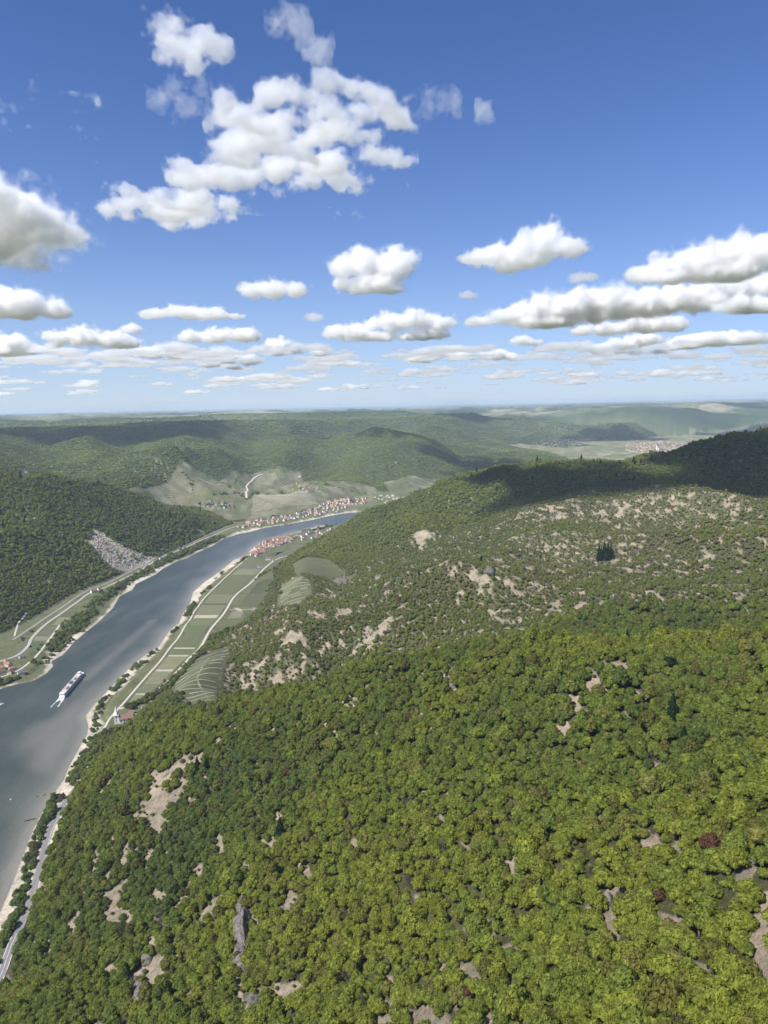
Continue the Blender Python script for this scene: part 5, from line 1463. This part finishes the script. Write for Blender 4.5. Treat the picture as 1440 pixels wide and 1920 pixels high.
def church(u, v, name_label, s, rz, tower_h, spire_h, nave, wall, roof, spire, z=None, group=None):
    p = hit(u, v)
    e = empty('church', p, rz, name_label, 'church', group, (s, s, s))
    b = MB(); b.box((0, 0, tower_h / 2 - 1), (5.2, 5.2, tower_h + 2)); t = b.build('tower', wall, e)
    b = MB(); b.box((0, 0, tower_h + 0.15), (5.9, 5.9, 0.5)); b.build('cornice', wall, t)
    b = MB()
    for k in range(4):
        a = k * math.pi / 2
        b.box((2.62 * math.cos(a), 2.62 * math.sin(a), tower_h - 2.0), (0.12, 1.1, 1.9), a); b.box((2.62 * math.cos(a), 2.62 * math.sin(a), tower_h - 5.6), (0.12, 0.6, 1.2), a)
    b.build('belfry_opening', PANE, t)
    b = MB(); H0 = tower_h + 0.4
    n8 = 8; P = [(3.1 * math.cos(math.pi / 8 + k * math.pi / 4), 3.1 * math.sin(math.pi / 8 + k * math.pi / 4), H0) for k in range(n8)] + [(1.2 * math.cos(math.pi / 8 + k * math.pi / 4), 1.2 * math.sin(math.pi / 8 + k * math.pi / 4), H0 + spire_h * .45) for k in range(n8)] + [(0, 0, H0 + spire_h)]
    b.poly(P, [(k, (k + 1) % n8, n8 + (k + 1) % n8, n8 + k) for k in range(n8)] + [(n8 + k, n8 + (k + 1) % n8, 16) for k in range(n8)] + [tuple(range(n8))[::-1]])
    sp_ = b.build('spire', spire, e)
    b = MB(); b.tube((0, 0, H0 + spire_h - .2), (0, 0, H0 + spire_h + 1.4), .08, .06, 4); b.box((0, 0, H0 + spire_h + .9), (.7, .12, .12)); b.build('cross', CHIM, sp_)
    L_, W_, H_, RH_ = nave
    w, r, _ = gable(L_, W_, H_, RH_, 0.4)
    w.v = [(x + L_ / 2 + 2.7, y, z) for x, y, z in w.v]; r.v = [(x + L_ / 2 + 3.15, y, z) for x, y, z in r.v]
    n_ = w.build('nave', wall, e); r.build('nave_roof', roof, e)
    b = MB()
    for k in range(4):
        for s_ in (-1, 1): b.box((2.7 + (k + .6) * L_ / 4.2, s_ * (W_ / 2 + .02), H_ * .55), (1.0, .12, 2.6))
    b.build('nave_windows', PANE, n_)
    return e
church(219, 1356, 'white riverside church with pointed white spire and brown nave roof', 1.3, R(20), 10, 11, (15, 8, 5.5, 4.5), WALLS['white'], ROOFS['brown'], simple('white_spire', (0.74, 0.73, 0.68), 0.6, 0.05, 1))
church(655, 946, 'town church with tall tower and dark pointed roof in the left bank town', 1.5, R(60), 20, 12, (26, 12, 9, 7), WALLS['cream'], ROOFS['red'], ROOFS['dark'])
church(500, 1022, 'village church with cream tower among the packed red roofs', 1.0, R(30), 15, 8, (18, 9, 7, 5), WALLS['cream'], ROOFS['red'], ROOFS['dark'])
church(1232, 846, 'far town church with a broad white tower seen over the dark ridge', 2.2, R(30), 22, 10, (24, 14, 10, 7), WALLS['white'], ROOFS['orange'], ROOFS['dark'])
one(246, 1338, 2, 'cream', 'brown', 'cream building with brown roof right behind the riverside church', 25, 0.6)

# ------------------------------------------------------------------ boats
HULLW = simple('ship_white', (0.78, 0.78, 0.77), 0.45, 0.04, 0.5); HULLD = simple('ship_dark', (0.05, 0.055, 0.075), 0.4, 0.1, 0.5); DECK = simple('sun_deck', (0.45, 0.38, 0.34), 0.85, 0.15, 0.6); DECK2 = simple('deck_grey', (0.38, 0.38, 0.37), 0.8, 0.1, 0.6)
AWN = simple('awning', (0.40, 0.30, 0.27), 0.8, 0.1, 0.5); DARKM = simple('dark_frames', (0.07, 0.07, 0.08), 0.5, 0.1, 0.5)
def ship():
    st = at_z(116, 1309, 0); bw = at_z(155, 1263, 0)
    d = bw - st; Ls = float(np.linalg.norm(d)); ang = math.atan2(d[1], d[0])
    e = empty('river_cruise_ship', (st[0], st[1], 0), ang, 'long white river cruise ship with brown sun deck heading up the river', 'ship')
    Wd = Ls * 0.082
    def outline(w, x0, x1, bow=0.09):
        h = w / 2; P = [(x0, -h), (x0 + .6, -h)]
        P += [(x1 - Ls * bow, -h)] + [(x1 - Ls * bow + Ls * bow * math.sin(t), -h * math.cos(t)) for t in (0.5, 0.9, 1.25)] + [(x1, 0)]
        Q_ = P + [(x, -y) for x, y in P[::-1][1:]]
        return Q_
    def slab(name, w, x0, x1, z0, z1, mat, par, bow=0.09, taper=1.0):
        O = outline(w, x0, x1, bow); n = len(O); b = MB()
        b.poly([(x, y * taper, z0) for x, y in O] + [(x, y, z1) for x, y in O], [(k, (k + 1) % n, n + (k + 1) % n, n + k) for k in range(n)] + [tuple(range(n))[::-1], tuple(range(n, 2 * n))])
        return b.build(name, mat, par)
    hull = slab('hull', Wd, 0, Ls, -1.0, 0.7, HULLD, e, taper=0.93)
    slab('bulwark', Wd + .1, 0, Ls, 0.7, 2.6, HULLW, hull)
    slab('lower_cabins', Wd * .97, 2, Ls * .93, 2.6, 4.6, HULLW, e, 0.03)
    up = slab('upper_cabins', Wd * .95, 4, Ls * .90, 4.6, 7.0, HULLW, e, 0.03)
    b = MB()
    n = int(Ls / 3.4)
    for k in range(3, n - 5):
        for s in (-1, 1):
            for z, f in ((3.6, .97), (5.8, .95)): b.box((k * 3.4, s * (Wd * f / 2 + .02), z), (2.5, .12, 1.3))
    b.build('cabin_windows', PANE, up)
    dk = slab('sun_deck', Wd * .86, 6, Ls * .87, 7.0, 7.15, DECK, e, 0.02)
    b = MB()
    for s in (-1, 1):
        b.box((Ls * .46, s * Wd * .46, 7.9), (Ls * .84, .12, .12)); b.box((Ls * .46, s * Wd * .46, 7.45), (Ls * .84, .1, .08))
        for k in range(28): b.box((Ls * (.04 + .84 * k / 27), s * Wd * .46, 7.5), (.1, .1, .9))
    b.build('railing', HULLW, dk)
    for x0, x1, mt in ((.16, .30, AWN), (.36, .50, DARKM), (.54, .66, AWN)):
        b = MB(); b.box((Ls * (x0 + x1) / 2, 0, 9.3), (Ls * (x1 - x0) * .8, Wd * .5, .15))
        for u_ in (x0 + .02, x1 - .02):
            for s in (-1, 1): b.box((Ls * u_, s * Wd * .2, 8.2), (.12, .12, 2.2))
        b.build('awning', mt, dk)
    b = MB(); g = np.random.default_rng(4)
    for k in range(46):
        b.box((Ls * g.uniform(.1, .8), Wd * g.uniform(-.38, .38), 7.4), (1.7, .65, .45), g.uniform(-.2, .2))
    b.build('deck_chairs', HULLW, dk)
    wh = MB(); wh.box((Ls * .84, 0, 8.3), (5.5, Wd * .42, 2.4)); w_ = wh.build('wheelhouse', HULLW, e)
    b = MB(); b.box((Ls * .84, 0, 8.7), (5.7, Wd * .44, .9)); b.build('wheelhouse_windows', PANE, w_)
    b = MB(); b.box((Ls * .84, 0, 9.6), (6.2, Wd * .48, .2)); b.build('wheelhouse_roof', HULLW, w_)
    b = MB(); b.tube((Ls * .94, 0, 2.5), (Ls * .94, 0, 8.5), .15, .1, 6); b.box((Ls * .94, 0, 7), (.2, 2.4, .12)); b.build('mast', HULLW, e)
    b = MB(); b.box((Ls * .035, 0, 5.1), (5.0, Wd * .9, 3.6)); b.box((Ls * .035, 0, 7.1), (7, Wd * .95, .3)); b.build('stern_house', HULLW, e)
    b = MB()
    for s in (-1, 1): b.box((Ls * .02, s * Wd * .3, 8.2), (2.2, 1.4, 1.8))
    b.build('funnel', HULLW, e)
    # foam on the water
    FO = simple('foam', (0.66, 0.68, 0.67), 0.7, 0.12, 0.4)
    g = np.random.default_rng(5); V = []; F = []
    ca, sa = math.cos(ang), math.sin(ang)
    def blob(x, y, a, b_):
        n = len(V); m = 7
        for k in range(m):
            t = 6.283 * k / m; q = g.uniform(.6, 1.2)
            lx, ly = x + a * q * math.cos(t), y + b_ * q * math.sin(t)
            V.append((st[0] + lx * ca - ly * sa, st[1] + lx * sa + ly * ca, 0.05 + .001 * (n % 40)))
        F.append(tuple(range(n, n + m)))
    for k in range(170):
        x = -g.uniform(0, 1) ** 1.6 * 36 + 1
        sd_ = g.choice([-1, 1]); blob(x, sd_ * (Wd * .36 + abs(x) * .06) + g.normal(0, .7), g.uniform(.8, 3.2) * (1 + x / 60), g.uniform(.3, .8))
    for k in range(40): blob(-g.uniform(0, 9), g.uniform(-3.5, 3.5), g.uniform(1, 2), g.uniform(.4, .9))
    for k in range(60):
        x = Ls + 1 - g.uniform(0, 1) ** 1.4 * 60; sd_ = g.choice([-1, 1]); blob(x, sd_ * (min(Wd * .5, (Ls - x) * .5) + .8 + abs(Ls - x) * .05) + g.normal(0, .3), g.uniform(.8, 2.4), g.uniform(.2, .5))
    me = bpy.data.meshes.new('wake_foam'); me.from_pydata(V, [], F); me.materials.append(FO)
    tag(link('wake_foam', me), kind='stuff')
    return FO
FOAM = ship()
def small_boat(u, v, ang, label, L_=8):
    p = at_z(u, v, 0)
    e = empty('motorboat', p, ang, label, 'boat')
    b = MB(); h = 1.3
    O = [(-L_ / 2, -h), (L_ * .2, -h), (L_ * .4, -h * .6), (L_ / 2, 0), (L_ * .4, h * .6), (L_ * .2, h), (-L_ / 2, h)]; n = len(O)
    b.poly([(x * .9, y * .7, -.3) for x, y in O] + [(x, y, .9) for x, y in O], [(k, (k + 1) % n, n + (k + 1) % n, n + k) for k in range(n)] + [tuple(range(n))[::-1], tuple(range(n, 2 * n))])
    b.build('hull', HULLW, e)
    b = MB(); b.box((0, 0, 1.4), (L_ * .3, 1.8, 1.0)); b.build('cabin', HULLW, e)
    b = MB(); b.box((0.1, 0, 1.5), (L_ * .31, 1.9, .4)); b.build('cabin_window', PANE, e)
    V = []; F = []; g = np.random.default_rng(8)
    ca, sa = math.cos(ang), math.sin(ang)
    for k in range(60):
        x = -g.uniform(0, 1) * 24; y = g.choice([-1, 1]) * (.9 + abs(x) * .1) + g.normal(0, .3); n = len(V)
        for j in range(6):
            t = 6.283 * j / 6; V.append((p[0] + (x + 1.3 * math.cos(t)) * ca - (y + .5 * math.sin(t)) * sa, p[1] + (x + 1.3 * math.cos(t)) * sa + (y + .5 * math.sin(t)) * ca, .05 + .001 * (k % 30)))
        F.append(tuple(range(n, n + 6)))
    me = bpy.data.meshes.new('wake_foam'); me.from_pydata(V, [], F); me.materials.append(FOAM); tag(link('wake_foam', me), kind='stuff')
small_boat(3, 1321, R(52), 'small white motorboat with foaming wake at the left edge')
def buoy(u, v, label):
    p = at_z(u, v, 0); e = empty('buoy', p, 0, label, 'buoy', 'river buoys')
    b = MB(); b.tube((0, 0, -.4), (0, 0, .8), 1.1, .9, 8); b.build('float', HULLW, e)
    b = MB(); b.tube((0, 0, .8), (0, 0, 2.4), .35, .1, 6); b.build('top_mark', ROOFS['red'], e)
buoy(20, 1499, 'small white buoy alone on the dark water at lower left')
def groyne(a, b_, label):
    A = at_z(*a, 0); B = at_z(*b_, 0); g = np.random.default_rng(3)
    e = empty('groyne', (A + B) / 2, 0, label, 'groyne', 'stone groynes along the river')
    n = 26; V = []; F = []
    m = MB()
    for k in range(n):
        c = (A - B) * (k / (n - 1) - .5); m.box((c[0] + g.normal(0, .4), c[1] + g.normal(0, .4), .15), (g.uniform(1.5, 3), g.uniform(1.2, 2.4), .9), g.uniform(0, 3))
    m.build('stones', TERR, e)
groyne((104, 1486), (66, 1494), 'thin stone groyne reaching into the water at lower left')
groyne((455, 1041), (470, 1039), 'short stone groyne just below the packed village')
groyne((492, 1021), (470, 1030), 'long stone groyne beside the packed village front')
groyne((66, 1535), (46, 1541), 'low dark groyne below the bend of the sandbar at lower left')
# a white car on the highway
hw = ROADW['highway']; cpt = at_z(67, 1684, 6)
i = int(np.argmin(((hw - cpt[:2]) ** 2).sum(1))); d = hw[i + 1] - hw[i]
a = math.atan2(d[1], d[0]); n_ = np.array([math.sin(a), -math.cos(a)])
cp_ = hw[i] + n_ * 1.7
ce = empty('car', (cp_[0], cp_[1], float(tz(*cp_)) + 0.5), a, 'white car driving on the riverside highway at lower left', 'car')
b = MB(); b.box((0, 0, .55), (4.4, 1.75, .6)); b.box((-.1, 0, .9), (3.6, 1.6, .2)); b.build('body', HULLW, ce)
b = MB(); b.box((-.2, 0, 1.15), (2.3, 1.5, .45)); cb = b.build('cabin', PANE, ce)
b = MB(); b.box((-.2, 0, 1.41), (1.9, 1.4, .08)); b.build('roof', HULLW, ce)
for x in (-1.35, 1.35):
    for y in (-.85, .85):
        b = MB(); b.tube((x, y - .1, .32), (x, y + .1, .32), .32, .32, 10); b.build('wheel', DARKM, ce)
# ------------------------------------------------------------------ rock outcrops
ROCK = None
def rock_mat():
    m, nt, N, L, b = new_mat('schist_rock')
    geo = N.new('ShaderNodeNewGeometry'); mp = N.new('ShaderNodeMapping'); mp.inputs['Scale'].default_value = (1, 1, .35); L.new(geo.outputs['Position'], mp.inputs['Vector'])
    n1 = N.new('ShaderNodeTexNoise'); n1.inputs['Scale'].default_value = .5; n1.inputs['Detail'].default_value = 7; L.new(mp.outputs[0], n1.inputs['Vector'])
    cr_ = N.new('ShaderNodeValToRGB'); cr_.color_ramp.elements[0].position = .35; cr_.color_ramp.elements[0].color = (.055, .052, .05, 1); cr_.color_ramp.elements[1].position = .68; cr_.color_ramp.elements[1].color = (.20, .175, .145, 1)
    L.new(n1.outputs['Fac'], cr_.inputs[0]); L.new(cr_.outputs[0], b.inputs['Base Color']); b.inputs['Roughness'].default_value = .95
    bp = N.new('ShaderNodeBump'); bp.inputs['Distance'].default_value = 1.0; bp.inputs['Strength'].default_value = .9; L.new(n1.outputs['Fac'], bp.inputs['Height']); L.new(bp.outputs[0], b.inputs['Normal'])
    return m
ROCK = rock_mat()
ICO4 = ico(5)
def rock(u, v, wpx, hpx, height, label, seed):
    A = hit(u, v - hpx); B = hit(u, v + hpx); C = hit(u, v)
    rr_ = math.hypot(C[0], C[1]); wid = wpx / F_PX * math.hypot(rr_, CAM_Z - C[2])
    Lh = np.linalg.norm(A - B) / 2; Lh = min(Lh, wid * 4)
    ax = (A - B) / (np.linalg.norm(A - B) + 1e-9); up = np.array([0, 0, 1.0]); sd_ = np.cross(ax, up); sd_ /= np.linalg.norm(sd_); up2 = np.cross(sd_, ax)
    V, F = ICO4; V = V.copy()
    q = V * np.array([wid, Lh, height])
    sx, sy = seed * 13.1, seed * 7.7
    d = 0.30 * ridged(q[:, 0] + sx + q[:, 2] * .6, q[:, 1] * .45 + sy, 7.0, 3, seed) + 0.12 * fbm(q[:, 0] * 1.0 + q[:, 2] * 1.7, q[:, 1] + sx, 2.4, 2, seed + 5)
    st_ = np.round(q[:, 2] / 2.2 + .4 * q[:, 0]) * 0.03
    V = V * (1 + d + 0.12 * np.sin(st_ * 40))[:, None] * np.array([wid, Lh, height])
    V = V[:, :1] * sd_ + V[:, 1:2] * ax + V[:, 2:3] * up2
    me = np_mesh('rock_outcrop', V, F, ROCK)
    o = link('rock_outcrop', me); o.location = [float(c) for c in C]
    tag(o, label, 'rock')
rock(456, 1738, 15, 46, 7, 'tall dark rock outcrop rising from the trees at lower left centre', 1)
rock(452, 1798, 14, 26, 4, 'paler rock slab just below the tall dark outcrop', 2)
rock(476, 1900, 18, 30, 4, 'grey rock face beside bare soil at the bottom edge', 3)
rock(262, 1865, 12, 34, 3.5, 'jagged rock ribs on the bare slope at lower left', 4)
rock(274, 1800, 9, 12, 3, 'small dark rock at the top of the bare slope at lower left', 5)
rock(918, 1068, 10, 8, 4, 'grey rocky knoll on the middle spur', 6)
rock(1140, 1690, 6, 9, 3, 'small pale rock in a gap of the wood at lower right', 7)
rock(1250, 1508, 10, 7, 2.5, 'small grey rock in the bare patch at right', 8)
rock(548, 1650, 8, 7, 2.5, 'low pale rock in a clearing above the tall dark outcrop', 9)
rock(640, 1092, 12, 8, 7, 'greyish crag on the slope above the terraced vineyards', 10)
rock(1222, 872, 10, 4, 8, 'rocky bump in the shaded meadow on the ridge', 11)
rock(850, 1285, 8, 7, 3, 'grey stones in a gap along the near crest', 12)
# boulders of the quarry
g = np.random.default_rng(12)
Pq = np.array(QUARRY); V = []; F = []; n = 0; bv, bf_ = ICO1
while n < 620:
    x, y = g.uniform(Pq.min(0), Pq.max(0))
    if float(poly_sd(Pq, np.array([x]), np.array([y]))[0]) > 6: continue
    s = g.uniform(1.2, 4.2) * g.uniform(.6, 1.2); z = float(tz(x, y))
    V.append(bv * (1 + g.normal(0, .18, (len(bv), 1))) * np.array([s, s * g.uniform(.6, 1.2), s * g.uniform(.5, 1.1)]) + np.array([x, y, z])); F.append(bf_ + n * len(bv)); n += 1
tag(link('boulders', np_mesh('boulders', np.concatenate(V), np.concatenate(F), simple('quarry_stone', (0.29, 0.26, 0.225), 0.95, 0.35, 0.15))), kind='stuff')
# dark clump of spruces on the middle slope
c = hit(1133, 1052)
g = np.random.default_rng(21)
words = ['tallest spruce in the middle', 'spruce at the left edge', 'spruce at the right edge', 'front spruce', 'rear spruce', 'second spruce from the left', 'second spruce from the right', 'shortest spruce', 'leaning spruce', 'slim spruce at the back left']
offs = [(0, 0, 10.5), (-11, 1, 8), (12, 0, 8.5), (1, -7, 8), (2, 8, 10), (-6, -2, 9.2), (7, 3, 9.5), (14, -6, 5.5), (5, -6, 8), (-7, 8, 9)]
for (dx, dy, h_), wd in zip(offs, words):
    x, y = c[0] + dx, c[1] + dy
    k = 8 + len(wd) % 3
    e = empty('spruce_tree', (x, y, float(tz(x, y)) + h_ * .7), g.uniform(0, 6), '%s of the dark clump on the middle slope' % wd, 'tree', 'dark clump of spruces', (h_ * .62, h_ * .62, h_))
    cc_, tt = CONC[k - 8]
    o = link('crown', cc_, None, e); o['tint'] = [0.022, 0.040, 0.024]
    link('trunk', tt, None, e)
print('all', round(time.time() - T0, 1))
